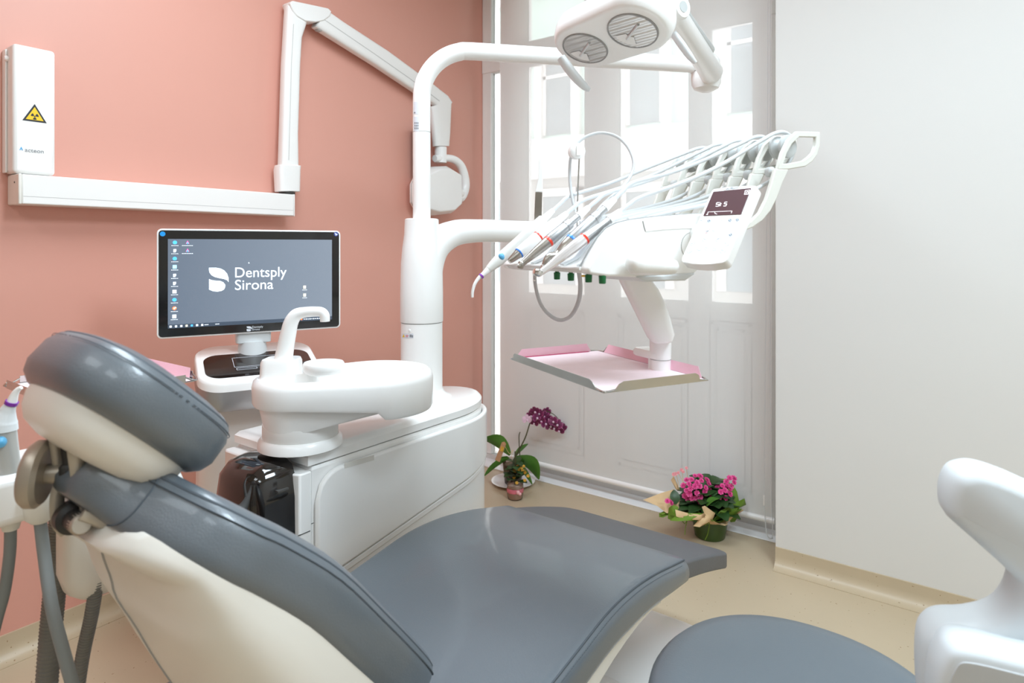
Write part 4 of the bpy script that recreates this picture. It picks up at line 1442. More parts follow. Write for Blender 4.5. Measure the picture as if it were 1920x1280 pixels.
keys = [(615, 605, 0), (706, 600, 1), (888, 595, 0), (986, 590, 1), (1086, 583, 1), (690, 735, 2), (780, 738, 0), (880, 720, 0), (655, 848, 0), (835, 848, 0), (585, 968, 0), (685, 962, 0), (785, 968, 0), (490, 900, 0), (450, 1000, 0), (995, 785, 1), (945, 905, 0), (895, 1005, 0)]
ga, gr, gi = [], [], []
random.seed(3)
for a, b, k in keys:
    (gr if k == 2 else ga).append(ringgeo(*z8(a, b), .0046, .0004))
    if k == 1:
        gi.append(ringgeo(*z8(a, b), .0022, .0005))
    gi += seg7([z8(a - 18, b + random.uniform(-14, 14)), z8(a + random.uniform(-4, 8), b + random.uniform(-8, 12)), z8(a + 20, b + random.uniform(-14, 10))], .9)
add('key_rings', join(*ga), PRINTL, cpn, smooth=False)
add('key_rings', join(*gr), PRINTR, cpn, smooth=False, label='red key ring')
add('key_symbols', join(*gi), mat('key_blue_grey', '48607c', .5, vary=(20, .02)), cpn, smooth=False)
# whip arms
WH = [(.428, 1.541), (.428, 1.512), (.421, 1.494), (.406, 1.478), (.385, 1.466), (.360, 1.459), (.330, 1.456), (.318, 1.43), (.303, 1.40), (.284, 1.372), (.262, 1.352), (.236, 1.338), (.22, 1.332), (.215, 1.340), (.236, 1.350), (.262, 1.368), (.280, 1.395), (.293, 1.424), (.305, 1.455), (.316, 1.49), (.328, 1.514), (.345, 1.530), (.367, 1.5385)]
HOLE = [(.416, 1.529), (.416, 1.512), (.408, 1.494), (.392, 1.482), (.37, 1.474), (.328, 1.469), (.333, 1.49), (.343, 1.509), (.356, 1.522), (.374, 1.528)]


def plate_with_hole(x, t, dy=0.0, dz=0.0, k=1.0):
    """outer outline with a hole, bridged into one ring of quads plus the stem"""
    head = [(.428, 1.541), (.428, 1.512), (.421, 1.494), (.406, 1.478), (.385, 1.466), (.335, 1.457), (.303, 1.455), (.316, 1.49), (.334, 1.518), (.36, 1.537)]
    hole = [(.416, 1.529), (.415, 1.512), (.408, 1.497), (.395, 1.487), (.378, 1.478), (.339, 1.470), (.319, 1.468), (.330, 1.49), (.345, 1.510), (.367, 1.526)]
    n = len(head)
    v, f = [], []
    for xx in (x, x + t):
        for y, z in head:
            v.append(k3(xx, y + dy, z + dz))
        for y, z in hole:
            v.append(k3(xx, y + dy, z + dz))
    for i in range(n):
        j = (i + 1) % n
        f += [(i, j, n + j, n + i), (2 * n + i, 3 * n + i, 3 * n + j, 2 * n + j), (i, 2 * n + i, 2 * n + j, j), (n + i, n + j, 3 * n + j, 3 * n + i)]
    stem = [(.335, 1.4575), (.318, 1.43), (.303, 1.40), (.284, 1.372), (.262, 1.352), (.236, 1.338), (.21, 1.330), (.205, 1.342), (.230, 1.350), (.254, 1.368), (.272, 1.395), (.285, 1.424), (.297, 1.4565)]
    return join((v, f), prism([k3(x, y + dy, z + dz) for y, z in stem], kv(t, 0, 0)))


hose_x = [-.112, -.054, .004, .062, .12]
for i, x in enumerate(hose_x + [-.17]):
    wa = add('whip_arm', join(plate_with_hole(x + .022, .009), plate_with_hole(x - .022, .007, -.018, -.006)), WHIP, cons, bevel=.002)
    add('whip_pulley', join(lathe(k3(x - .017, .352, 1.508), [(.018, 0), (.024, .002), (.024, .008), (.014, .016), (.014, .020), (.024, .028), (.024, .033), (.018, .036)], 28, kv(1, 0, 0))), LIGHTG, wa)
    add('whip_bolt', lathe(k3(x + .004, .302, 1.452), [(.004, 0), (.0105, .004), (.0105, .014), (.006, .019)], 18, kv(1, 0, 0)), LIGHTG, wa)
add('hanger_mount', lathe(k3(-.165, -.02, 1.35), [(.007, 0), (.006, .02)], 14), GREYW, cons)
hg = k3(-.10 - .03, .02, 1.30)
# hose hanger: thin steel rod with white clip, and its looping hose
hgr = thing('hose_hanger', 'thin steel rod with white clip carrying a looped hose above the console', 'hose holder', tuple(k3(-.10, -.015, 1.34)))
r0, r1 = k3(-.10, -.015, 1.335), k3(-.095, -.012, 1.497)
add('rod', tube([r0, (r0 + r1) / 2 + kv(0, -.001, 0), r1], .0018, 8, 4), STEEL, hgr)
cc0 = k3(-.095, -.02, 1.503)
cdir = (kv(.9, -.25, 0)).normalized()
add('clip', join(lathe(cc0 - cdir * .010, [(.014, 0), (.0165, .003), (.0165, .010), (.0150, .0105), (.0165, .011), (.0165, .022), (.012, .025)], 28, cdir), obox(cc0 + cdir * .016, cdir, Z, cdir.cross(Z), .001, .010, .004)), WHITE, hgr)
lpth = [pd(u, v, d) for u, v, d in ((1079, 396, 1.36), (1073, 372, 1.365), (1069, 345, 1.37), (1068, 318, 1.37), (1071, 292, 1.37), (1083, 268, 1.37), (1104, 254, 1.37), (1130, 249, 1.37), (1158, 257, 1.36), (1178, 277, 1.35), (1188, 304, 1.34), (1183, 328, 1.33), (1168, 350, 1.31), (1150, 366, 1.30), (1132, 382, 1.28), (1118, 398, 1.26))]
add('looped_hose', tube(lpth, .0034, 10, 5), HOSE, hgr)
# handpieces -----------------------------------------------------------------


def axis_pts(a, b, ts): return [a.lerp(b, t) for t in ts]


def body_of(a, b, prof, n=20, up=None):
    d = (b - a)
    return lathe(a, [(r, t * d.length) for t, r in prof], n, d.normalized())


def hose_path(x, a, d0, lift):
    """from the tail of a handpiece up over its whip-arm pulley, round it, and back under to the console"""
    top = [(.345 - .012, 1.536), (.362, 1.5385), (.382, 1.526), (.386, 1.505), (.375, 1.482), (.35, 1.458), (.31, 1.432), (.24, 1.405), (.15, 1.383), (.06, 1.366), (.0, 1.352)]
    pts = [a, a + d0 * .03, a + d0 * .065 - Z * .004]
    s = pts[-1]
    e = k3(x, .29, 1.517 + lift * .3)
    for t in (.3, .62):
        q_ = s.lerp(e, t)
        pts.append(q_ + Z * (-.010 * math.sin(PI * t) + lift * t))
    pts.append(e)
    for y, z in top:
        pts.append(k3(x, y, z))
    return pts


HPS = []
specs = [
    ('air_syringe', 'pale handpiece with blue button and bent nozzle, furthest left on the console', (-.112, -.089, 1.359), (-.112, -.239, 1.236)),
    ('motor_handpiece', 'stubby white motor handpiece with red ring and short metal nose cone', (-.054, -.091, 1.351), (-.054, -.199, 1.271)),
    ('turbine_handpiece', 'silver handpiece with red ring and straight tapered nose, in the middle of the five', (.004, -.076, 1.360), (.004, -.208, 1.262)),
    ('contra_angle_handpiece', 'silver angled handpiece with a blue ring on the console', (.062, -.053, 1.373), (.062, -.186, 1.263)),
    ('polished_handpiece', 'white and chrome handpiece with red ring and round head, nearest on the console', (.12, -.084, 1.348), (.12, -.226, 1.255)),
]
HK = 1.22
for i, (nm, lab, tail, tip) in enumerate(specs):
    a, b = k3(*tail), k3(*tip)
    d = (b - a).normalized()
    Ln = (b - a).length
    t_ = thing(nm, lab, 'handpiece', tuple(a), 0, None)
    at_t = lambda t, r: (r * HK, t * Ln)
    if i == 0:
        add('handle', lathe(a, [at_t(0, .0065), at_t(HK * .02, .0095), at_t(.30, .0100), at_t(.31, .0095), at_t(.7, .0100), at_t(.78, .0085), at_t(.86, .0062)], 20, d), mat('pearl_grey_plastic', 'dcdbd6', .3, vary=(9, .01)), t_)
        add('button', sphere(a.lerp(b, .69) + kv(.55, 0, .0) * .013 + Z * .0045, .0072, 14, 8, (1, 1, 1.1)), TEAL, t_, label='blue button')
        nz = [a.lerp(b, .84), a.lerp(b, .93), b + Z * .001, b + d * .012 - Z * .004, b + d * .018 - Z * .016, b + d * .0185 - Z * .026]
        add('nozzle', tube(nz, [x_ * HK for x_ in [.0062, .0042, .0030, .0026, .0024, .0022]], 12, 6), WHITE, t_)
        add('purple_ring', lathe(a.lerp(b, .955), [(HK * .0046, 0), (HK * .0050, .001), (HK * .0046, .004)], 16, d), PURPLE, t_)
    elif i == 1:
        add('handle', lathe(a, [at_t(0, .007), at_t(HK * .03, .009), at_t(.36, .0098), at_t(.40, .0105), at_t(.78, .0098), at_t(.80, .0085)], 20, d), WHITE, t_)
        add('blue_ring', lathe(a.lerp(b, .79), [(HK * .0088, 0), (HK * .0092, .001), (HK * .0086, .003)], 20, d), BLUE, t_)
        add('nose_cone', lathe(a.lerp(b, .81), [(HK * .0078, 0), (HK * .0076, .003), (HK * .0050, .022), (HK * .0036, .026)], 18, d), TITAN, t_)
        add('red_ring', lathe(a.lerp(b, .39), [(HK * .0104, 0), (HK * .0108, .001), (HK * .0106, .004)], 20, d), RED, t_)
    elif i == 2:
        add('coupling', lathe(a, [at_t(0, .0058), at_t(.14, .0062), at_t(.15, .0085), at_t(.22, .0092), at_t(.225, .0086), at_t(.24, .0092), at_t(.48, .0096), at_t(.5, .0092)], 20, d), SILVER, t_)
        add('handle', lathe(a, [at_t(.5, .0088), at_t(.53, .0090), at_t(.72, .0072), at_t(.9, .0048), at_t(1.0, .0042)], 20, d), TITAN, t_)
        add('red_ring', lathe(a.lerp(b, .5), [(HK * .0092, 0), (HK * .0097, .001), (HK * .0092, .0055)], 20, d), RED, t_)
        add('head', lathe(b - d * .004 - Z * .006, [(HK * .0035, 0), (HK * .0048, .002), (HK * .0048, .012), (HK * .0035, .014)], 16, V((-d.y * .0, d.x * .0, 1)) + d * -.4), TITAN, t_)
        add('collar_seam', lathe(a.lerp(b, .47), [(HK * .0098, 0), (HK * .0098, .001)], 20, d), SEAM_L, t_)
    elif i == 3:
        mid = a.lerp(b, .55)
        hd = b
        add('coupling', lathe(a, [at_t(0, .0058), at_t(.12, .0062), at_t(.13, .0088), at_t(.2, .0096), at_t(.205, .009), at_t(.22, .0096), at_t(.5, .0102), at_t(.54, .0098)], 20, d), SILVER, t_)
        add('handle', tube([a.lerp(b, .56), a.lerp(b, .66), a.lerp(b, .78) - Z * .002, hd + Z * .010 - d * .012, hd + Z * .0005], [x_ * HK for x_ in [.0095, .0088, .0066, .005, .0042]], 18, 6), TITAN, t_)
        add('blue_ring', lathe(a.lerp(b, .54), [(HK * .0098, 0), (HK * .0103, .001), (HK * .0099, .0055)], 20, d), BLUE, t_)
        add('head', lathe(hd - Z * .004 + d * .002, [(HK * .0035, -.004), (HK * .0052, -.002), (HK * .0054, .006), (HK * .0045, .008)], 18, V((0, 0, 1)) - d * .7), STEEL, t_)
    else:
        add('coupling', lathe(a, [at_t(0, .0056), at_t(.14, .0062), at_t(.16, .0072), at_t(.33, .0082), at_t(.36, .0086)], 20, d), SILVER, t_)
        add('handle', tube([a.lerp(b, .36), a.lerp(b, .5), a.lerp(b, .68), a.lerp(b, .85) - Z * .001, b + d * .002], [x_ * HK for x_ in [.0088, .0090, .0078, .0056, .0044]], 18, 6), mat('pearl_chrome', 'e6e2e2', .18, .55, vary=(20, .01)), t_)
        add('red_ring', lathe(a.lerp(b, .36), [(HK * .0086, 0), (HK * .0092, .001), (HK * .0088, .0055)], 20, d), RED, t_)
        add('head', join(lathe(b + d * .003 + Z * .007, [(HK * .004, -.002), (HK * .0066, 0), (HK * .0072, .004), (HK * .0066, .009), (HK * .004, .011)], 20, V((0, 0, -1)) + d * .6), lathe(b + d * .012 - Z * .005, [(HK * .0016, 0), (HK * .0016, .001)], 8, V((0, 0, -1)) + d * .6)), CHROME, t_)
    add('hose_sleeve', lathe(a + d * .002, [(HK * .0066, 0), (HK * .006, .012), (HK * .0048, .03)], 16, -d), WHITE, t_)
    hpth = hose_path(tail[0], a - d * .022, -d, (.012, .004, .002, .004, -.002)[i])
    add('hose', tube(hpth, .0042, 10, 5), HOSE, t_)
# upright instrument at the far end
ci = thing('upright_instrument', 'slim upright instrument with white tip and flat grey handle behind the handpieces', 'dental instrument', tuple(k3(-.14, -.09, 1.30)))
q0, q1 = pd(1005, 425, 1.38), pd(1007, 362, 1.38)
rv = V((CS, SN, 0))
fv = V((-SN, CS, 0))
sec = lambda u0, u1, v, d: [pd(u0, v, d), pd(u1, v, d), pd(u1 - .5, v, d + .012), pd(u0 + .5, v, d + .012)]
add('handle', loft([sec(1001, 1015, 440, 1.37), sec(1002, 1016, 400, 1.37), sec(1003.5, 1017, 360, 1.37)]), TITAN, ci, bevel=.001)
add('tip', loft([sec(1003, 1017.5, 359.5, 1.369), sec(1009, 1017.5, 335, 1.37), sec(1010, 1017, 300, 1.37), sec(1011, 1016, 290, 1.372)]), WHITE, ci, bevel=.001)
# hose looping below the console
lh_ = thing('drooping_hose', 'thin pale hose drooping in a loop below the instrument console', 'hose', tuple(k3(-.12, -.1, 1.25)))
lp2 = [pd(u, v, d) for u, v, d in ((1006, 480, 1.37), (1003, 505, 1.37), (1004, 535, 1.36), (1013, 568, 1.35), (1030, 590, 1.34), (1051, 600, 1.33), (1070, 592, 1.32), (1083, 570, 1.31), (1088, 545, 1.30), (1087, 520, 1.29), (1082, 495, 1.29))]
add('hose', tube(lp2, [.0040, .0040, .004, .004, .004, .004, .0042, .0044, .0046, .0048, .0048], 10, 6), HOSE, lh_)
# tray arm and tray ----------------------------------------------------------
ta = thing('tray_support', 'curved white support arm hanging from console, holding the pink-lined tray', 'tray arm', tuple(pd(1239, 670, 1.27)))


def tsec(u0, u1, v0, v1, d, th):
    a, b = pd(u0, v0, d), pd(u1, v1, d)
    n = V((-SN, CS, 0))
    c_ = (a + b) / 2
    h = (b - a) / 2
    return [c_ + h * (2 * s) + n * (t * th) for s, t in rrect(1, 1, .28, 4)]


add('curved_arm', loft([tsec(1158, 1212, 512, 512, 1.20, .05), tsec(1163, 1218, 528, 523, 1.21, .05), tsec(1175, 1232, 552, 541, 1.225, .05), tsec(1190, 1244, 582, 566, 1.24, .05), tsec(1205, 1255, 612, 598, 1.25, .05), tsec(1216, 1262, 634, 625, 1.26, .05), tsec(1224, 1258, 642, 640, 1.26, .04)]), WHITE, ta, bevel=.003)
tp0 = pd(1238.5, 640, 1.28)
tzb = 1.052
add('post', lathe((tp0.x, tp0.y, tzb), [(.020, 0), (.0205, .02), (.0215, .05), (.0218, tp0.z - tzb + .006)], 28), WHITE, ta)
add('post_seam', lathe((tp0.x, tp0.y, tzb + .021), [(.0212, 0), (.0212, .001)], 28), SEAM_L, ta)
TC = V((-.622, 1.152, 1.050))
TM = Matrix.Translation(TC) @ Matrix.Rotation(CRZ, 4, 'Z')
t3 = lambda x, y, z=0.0: TM @ V((x, y, z))
tray = thing('instrument_tray', 'rectangular steel tray with raised rim, hung under the console', 'tray', tuple(TC), CRZ)
TW, TD = .365, .232
add('tray_base', prism([t3(x, y) for x, y in rrect(TW, TD, .012, 4)], (0, 0, .0012)), STEEL, tray, smooth=False)


def rim(x0, y0, x1, y1, nx, ny):
    """one steel flange with scooped ends, leaning outwards"""
    d = V((x1 - x0, y1 - y0, 0))
    L_ = d.length
    d.normalize()
    n = V((nx, ny, 0))
    out = []
    pts = [(.0, .0015), (.012, .0015), (.022, .006), (.027, .014), (.036, .0185), (L_ - .036, .0185), (L_ - .027, .014), (L_ - .022, .006), (L_ - .012, .0015), (L_, .0015)]
    v, f = [], []
    for s, h in pts:
        b = V((x0, y0, 0)) + d * s
        for q, hh in ((0, 0), (.0012, 0)):
            v.append(t3(*(b + n * q + Z * hh)))
        for q, hh in ((.0012, h), (0, h)):
            v.append(t3(*(b + n * (q + h * .35) + Z * hh)))
    for i in range(len(pts) - 1):
        for a in range(4):
            b_ = (a + 1) % 4
            f.append((4 * i + a, 4 * i + b_, 4 * i + 4 + b_, 4 * i + 4 + a))
    f += [(0, 1, 2, 3), (len(v) - 4, len(v) - 1, len(v) - 2, len(v) - 3)]
    return v, f


for args in ((-TW / 2, -TD / 2, TW / 2, -TD / 2, 0, -1), (-TW / 2, TD / 2, TW / 2, TD / 2, 0, 1), (-TW / 2, -TD / 2, -TW / 2, TD / 2, -1, 0), (TW / 2, -TD / 2, TW / 2, TD / 2, 1, 0)):
    add('rim', rim(*args), STEEL, tray, smooth=False)
for sx_, sy_ in ((-1, -1), (1, -1), (1, 1), (-1, 1)):
    cpt = [t3(sx_ * (TW / 2 - .024), sy_ * (TD / 2 + .001), .004), t3(sx_ * (TW / 2 - .006), sy_ * (TD / 2 + .0005), .0022), t3(sx_ * (TW / 2 + .0005), sy_ * (TD / 2 - .006), .0022), t3(sx_ * (TW / 2 + .001), sy_ * (TD / 2 - .024), .004)]
    add('rim_corner', tube(cpt, .0018, 8, 5), STEEL, tray)
pl_ = thing('tray_liner', 'pink paper liner laid in the steel tray with edges folded up', 'tray paper', tuple(TC + Z * .0015), CRZ)
zl = .0022


def linger(x, y, z): return t3(x, y, z)


add('sheet', prism([t3(x, y, zl) for x, y in rrect(TW - .006, TD - .006, .006, 3)], (0, 0, .0004)), PINK_LIT, pl_, smooth=False)
fa = [(-TW / 2 + .003, -TD / 2 + .02), (-TW / 2 + .003, TD / 2 - .03)]
add('folded_edge', prism([t3(-TW / 2 + .003, -TD / 2 + .012, .003), t3(-TW / 2 + .003, TD / 2 - .022, .003), t3(-TW / 2 - .003, TD / 2 - .03, .0205), t3(-TW / 2 - .003, -TD / 2 + .03, .0195)], tuple(kv(.0006, 0, .0002))), PINK, pl_, smooth=False)
add('folded_edge', prism([t3(-TW / 2 + .03, TD / 2 - .003, .003), t3(TW / 2 - .012, TD / 2 - .003, .003), t3(TW / 2 - .028, TD / 2 + .003, .0215), t3(-TW / 2 + .04, TD / 2 + .003, .022)], tuple(kv(0, -.0006, .0002))), PINK, pl_, smooth=False)
add('printed_edge', prism([t3(-TW / 2 + .010, -TD / 2 + .012, zl + .0005), t3(-TW / 2 + .010, TD / 2 - .03, zl + .0005), t3(-TW / 2 + .004, TD / 2 - .03, .0035), t3(-TW / 2 + .004, -TD / 2 + .012, .0035)], (0, 0, .0003)), PINK_D, pl_, smooth=False)
add('clamp', loft([[V((tp0.x, tp0.y, 0)) + kv(-.028 + x, -.004 + y, 0) + Z * z for x, y in rrect(.082 * k, .040 * k, .016 * k, 5)] for k, z in ((.9, 1.0745), (1, 1.077), (1, 1.085), (.85, 1.090))]), WHITE, ta)
add('clamp_bracket', obox(V((tp0.x, tp0.y, 1.062)) + kv(-.004, -.006, 0), kv(1, 0, 0), kv(0, 1, 0), Z, .014, .012, .014), WHITE, ta, bevel=.002)
# ================================================================== ASSISTANT SIDE: holder bar, tray, syringe, hoses
au = thing('assistant_console', 'white assistant console with keypad behind the headrest, by the coral wall', 'dental console', (-1.28, .55, .80))
# main block along the Y axis (towards the window)
zA0, zA1 = .80, .905
hb = [pd(30, 935, 1.02), pd(150, 905, 1.08)]
add('holder_block', box(-1.36, -1.20, .22, .46, .868, .945), WHITE, au, bevel=.014, seg=4)
kpn = (V((.75, -.35, .55))).normalized()
kc = V((-1.335, .50, .97))
kr = V((.35, .75, 0)).normalized()
ku = kpn.cross(kr)
if ku.z < 0:
    ku = -ku
add('keypad_block', loft([[kc + kr * x * k + ku * y * k + kpn * h for x, y in rrect(.15, .13, .02, 5)] for k, h in ((.96, -.03), (1, -.02), (1, -.004), (.96, 0))]), WHITE, au)
g = []
for i in range(5):
    for j in range(4):
        g += [prism([kc + kr * (-.055 + i * .027 + a) + ku * (-.04 + j * .027 + b) + kpn * .0004 for a, b in ((-.003, -.0012), (.003, -.0012), (.003, .0012), (-.003, .0012))], kpn * .0003)]
add('keypad_print', join(*g), PRINTL, au, smooth=False)
add('arm', tube([V((-1.36, .56, .84)), V((-1.40, .68, .72)), V((-1.46, .84, .62)), V((-1.52, .965, .58))], .03, 16, 6), WHITE, au)
add('side_wing', box(-1.42, -1.27, .52, .64, .875, .915), WHITE, au, bevel=.012, seg=3)
add('drain_tray', loft([[V((-1.262 + x * k, .475 + y * k, z)) for x, y in rrect(.09, .12, .035, 6)] for k, z in ((.55, .69), (.85, .705), (1, .735), (1, .872))]), CREAM, au)
for u_, z_ in ((-.05, .885), (.02, .885)):
    pass
add('holder_cup', lathe(pd(75, 978, 1.0), [(.012, 0), (.020, .008), (.023, .035), (.023, .05)], 20), WHIP, au)
add('holder_cup', lathe(pd(118, 960, 1.12), [(.016, 0), (.021, .012), (.022, .06)], 20), WHIP, au)
# syringe at the left frame edge
sy = thing('assistant_syringe', 'grey syringe handpiece with purple ring at the left picture edge', 'handpiece', tuple(pd(18, 940, 1.0)))
c0_ = pd(12, 945, 1.0)
D_ = 1.0
sh = [pd(20, 955, D_), pd(18, 900, D_), pd(10, 830, D_), pd(6, 800, D_)]
add('handle', tube(sh, [.014, .0165, .0165, .0175], 18, 6), mat('metal_grey_plastic', 'b4b3ae', .35, .3, vary=(9, .02)), sy)
add('neck', tube([pd(6, 806, D_), pd(7, 790, D_), pd(14, 770, D_), pd(20, 758, D_)], [.0195, .0185, .011, .008], 18, 6), GREYW, sy)
add('purple_ring', tube([pd(20.5, 757.5, D_), pd(23, 752, D_)], .0092, 16, 1), PURPLE, sy)
add('nozzle', tube([pd(22, 754, D_), pd(27, 740, D_), pd(33, 731, D_), pd(40, 726, D_)], [.0075, .0055, .0042, .003], 14, 6), WHITE, sy)
add('button', sphere(pd(0, 829, D_ - .017), .009, 14, 8), TEAL, sy, label='blue button')
add('sleeve', tube([pd(19, 952, D_), pd(20, 975, D_), pd(20, 992, D_)], [.0165, .0145, .011], 16, 4), WHIP, sy)
add('hose', tube([pd(20, 985, D_), pd(18, 1040, D_), pd(8, 1110, D_), pd(-8, 1170, D_), pd(-40, 1300, D_), pd(-70, 1420, D_)], .0082, 12, 8), DHOSE, sy)
# pink-lined tray behind
t2c = V((-1.545, .59, 1.0))
t2 = thing('assistant_tray', 'steel tray behind the headrest, holding pink paper', 'tray', tuple(t2c))
add('tray_base', prism([t2c + V((x, y, 0)) for x, y in rrect(.28, .28, .015, 4)], (0, 0, .0015)), STEEL, t2, smooth=False)
for x0_, y0_, x1_, y1_ in ((.14, -.11, .1415, .11), (-.1415, -.11, -.14, .11), (-.11, .14, .11, .1415), (-.11, -.1415, .11, -.14)):
    add('rim', box(t2c.x + x0_, t2c.x + x1_, t2c.y + y0_, t2c.y + y1_, 1.0, 1.018), STEEL, t2, bevel=.0006)
for sx_, sy_ in ((1, 1), (1, -1), (-1, 1), (-1, -1)):
    add('rim_corner', tube([t2c + V((sx_ * .1407, sy_ * .11, .012)), t2c + V((sx_ * .1407, sy_ * .128, .003)), t2c + V((sx_ * .13, sy_ * .1405, .003)), t2c + V((sx_ * .11, sy_ * .1407, .012))], .002, 8, 5), STEEL, t2)
tl2 = thing('tray_liner', 'pink paper lining the tray behind the headrest', 'tray paper', tuple(t2c + Z * .002))
add('sheet', prism([t2c + V((x, y, .002)) for x, y in rrect(.27, .27, .01, 3)], (0, 0, .0004)), PINK_LIT, tl2, smooth=False)
add('folded_edge', prism([t2c + V((-.13, .128, .003)), t2c + V((.12, .128, .003)), t2c + V((.11, .135, .026)), t2c + V((-.12, .135, .026))], (0, .0006, 0)), PINK, tl2, smooth=False)
add('tray_post', tube([t2c + V((-.02, .08, 0)), t2c + V((-.02, .10, -.10)), V((-1.43, .72, .70))], .018, 14, 6), WHITE, au)
# hoses hanging from the holder
def hose_thing(lab, pts, r, m_, ribs=False, name='suction_hose'):
    h = thing(name, lab, 'hose', tuple(pts[0]))
    add('tube', tube(pts, r, 14, 10), m_, h)
    if ribs:
        P_ = catmull(pts, 16)
        P2, acc = [], 0
        for a, b in zip(P_, P_[1:]):
            L_ = (b - a).length
            n = max(1, int(L_ / .0062))
            P2 += [(a.lerp(b, j / n), (b - a).normalized()) for j in range(n)]
        add('ribs', join(*[lathe(p - d * .0016, [(r, 0), (r + .0012, .0008), (r + .0012, .0024), (r, .0032)], 12, d, False, False) for p, d in P2]), m_, h, kind='stuff')
    return h


hose_thing('smooth thin grey hose crossing in front of the thick ribbed hose', [pd(75, 972, 1.0), pd(83, 1040, .99), pd(98, 1140, .96), pd(124, 1240, .95), pd(150, 1330, .95)], .0088, DHOSE)
hose_thing('thick ribbed grey hose hanging behind the headrest bracket', [pd(118, 930, 1.12), pd(110, 1010, 1.12), pd(103, 1100, 1.12), pd(94, 1200, 1.12), pd(85, 1320, 1.12)], .0165, RIBHOSE, True)
hose_thing('thinner ribbed grey hose nearest the chair back shell', [pd(192, 1010, 1.10), pd(184, 1070, 1.10), pd(172, 1150, 1.10), pd(155, 1230, 1.10), pd(140, 1330, 1.10)], .0102, RIBHOSE, True)
# ================================================================== PLANTS ON THE FLOOR BY THE BLIND
LEAF = mat('orchid_leaf_green', '4b7a2c', .38, vary=(14, .12))
LEAFD = mat('dark_leaf_green', '2c4a22', .42, vary=(20, .2))
TISSUE = mat('green_tissue_paper', '6d8f2a', .7, vary=(16, .12), bump=(120, .15))
KRAFT = mat('kraft_paper', 'd9b88c', .75, vary=(14, .06), bump=(150, .15))
POTG = mat('dark_green_pot', '3a5320', .3, vary=(8, .2))
STEM = mat('stem_green_brown', '4b4a2c', .6, vary=(30, .15))
PETAL = mat('deep_purple_petal', '6d1f4c', .5, vary=(60, .25))
PETALL = mat('pale_mauve_petal', 'd9b4c4', .5, vary=(60, .15))
LIP = mat('white_mauve_lip', 'e6c8da', .5, vary=(60, .1))
BARK = mat('orchid_bark', '6b5a48', .85, vary=(60, .4), bump=(90, .5))
HOTP = mat('hot_pink_petal', 'e0488f', .5, vary=(90, .2))
HOTPD = mat('deep_pink_heart', 'b82a68', .55, vary=(90, .2))
SALMON = mat('faded_pink_petal', 'f0a0a4', .6, vary=(60, .12))
YEL = mat('yellow_orange_petal', 'd9a63a', .5, vary=(60, .2))
WOODTAG = mat('pale_wood_tag', 'b98a66', .6, vary=(20, .1))


def leaf(p0, p1, w_, arch=.0, fold=.12, n=8, side=None, shape=.75, tw=0.0):
    p0, p1 = V(p0), V(p1)
    d = p1 - p0
    s = V(side) if side else d.cross(Z)
    s.normalize()
    up = s.cross(d).normalized()
    v, f = [], []
    for i in range(n + 1):
        t = i / n
        ww = w_ * max(.02, math.sin(PI * min(1, (t * .93 + .05))) ** shape)
        c_ = p0 + d * t + up * (arch * math.sin(PI * t)) + V((0, 0, 0))
        for q in (-1, -.5, 0, .5, 1):
            v.append(c_ + s * (ww * q) + up * (ww * fold * abs(q) * 1.6))
    for i in range(n):
        for j in range(4):
            a = i * 5 + j
            f.append((a, a + 1, a + 6, a + 5))
    m_ = len(v)
    nv = [p - up * .0012 for p in v]
    ff = [tuple(reversed([k + m_ for k in q])) for q in f]
    rim_ = []
    edge = [i * 5 for i in range(n + 1)] + [n * 5 + j for j in range(1, 5)] + [i * 5 + 4 for i in range(n - 1, -1, -1)] + [3, 2, 1]
    for a, b in zip(edge, edge[1:] + edge[:1]):
        rim_.append((a, b, b + m_, a + m_))
    return v + nv, f + ff + rim_


def unit_rosette(r, petals=7):
    """small double flower, facing +Z"""
    v, f = [], []
    for ring, (rr, h0, h1, ofs) in enumerate(((1.0, .0, .16, 0), (.66, .12, .34, .45), (.34, .22, .46, .2))):
        for k in range(petals):
            t = 2 * PI * k / petals + ofs
            a = PI / petals * 1.05
            b = len(v)
            for ang, q, h in ((t - a * .5, .2, h0), (t + a * .5, .2, h0), (t + a, .75, (h0 + h1) / 2), (t + a * .45, 1.0, h1), (t - a * .45, 1.0, h1), (t - a, .75, (h0 + h1) / 2)):
                v.append(V((math.cos(ang) * rr * q * r, math.sin(ang) * rr * q * r, h * r)))
            f.append((b, b + 1, b + 2, b + 3, b + 4, b + 5))
    n = len(v)
    v2, f2 = [p - V((0, 0, .05 * r)) for p in v], [tuple(reversed([i + n for i in q])) for q in f]
    return v + v2, f + f2


def raw_mesh(name, geom, m):
    me = bpy.data.meshes.new(name)
    me.from_pydata([tuple(p) for p in geom[0]], [], [tuple(q) for q in geom[1]])
    for x in (m if isinstance(m, list) else [m]):
        me.materials.append(x)
    me.polygons.foreach_set('use_smooth', [True] * len(me.polygons))
    return me


def put(name, me, parent, at_, nrm, s=1.0, roll=0.0, kids=()):
    """a copy that shares its mesh, placed in the parent's space and facing nrm"""
    o = bpy.data.objects.new(name, me)
    C.objects.link(o)
    o.parent = parent
    q = V(nrm).normalized().to_track_quat('Z', 'Y')
    M = Matrix.Translation(WM[parent.name].inverted() @ V(at_)) @ q.to_matrix().to_4x4() @ Matrix.Rotation(roll, 4, 'Z') @ Matrix.Diagonal((s, s, s, 1))
    o.matrix_local = M
    WM[o.name] = WM[parent.name] @ M
    for nm, km in kids:
        c_ = bpy.data.objects.new(nm, km)
        C.objects.link(c_)
        c_.parent = o
    return o


RT, FW = V((CS, SN, 0)), V((-SN, CS, 0))
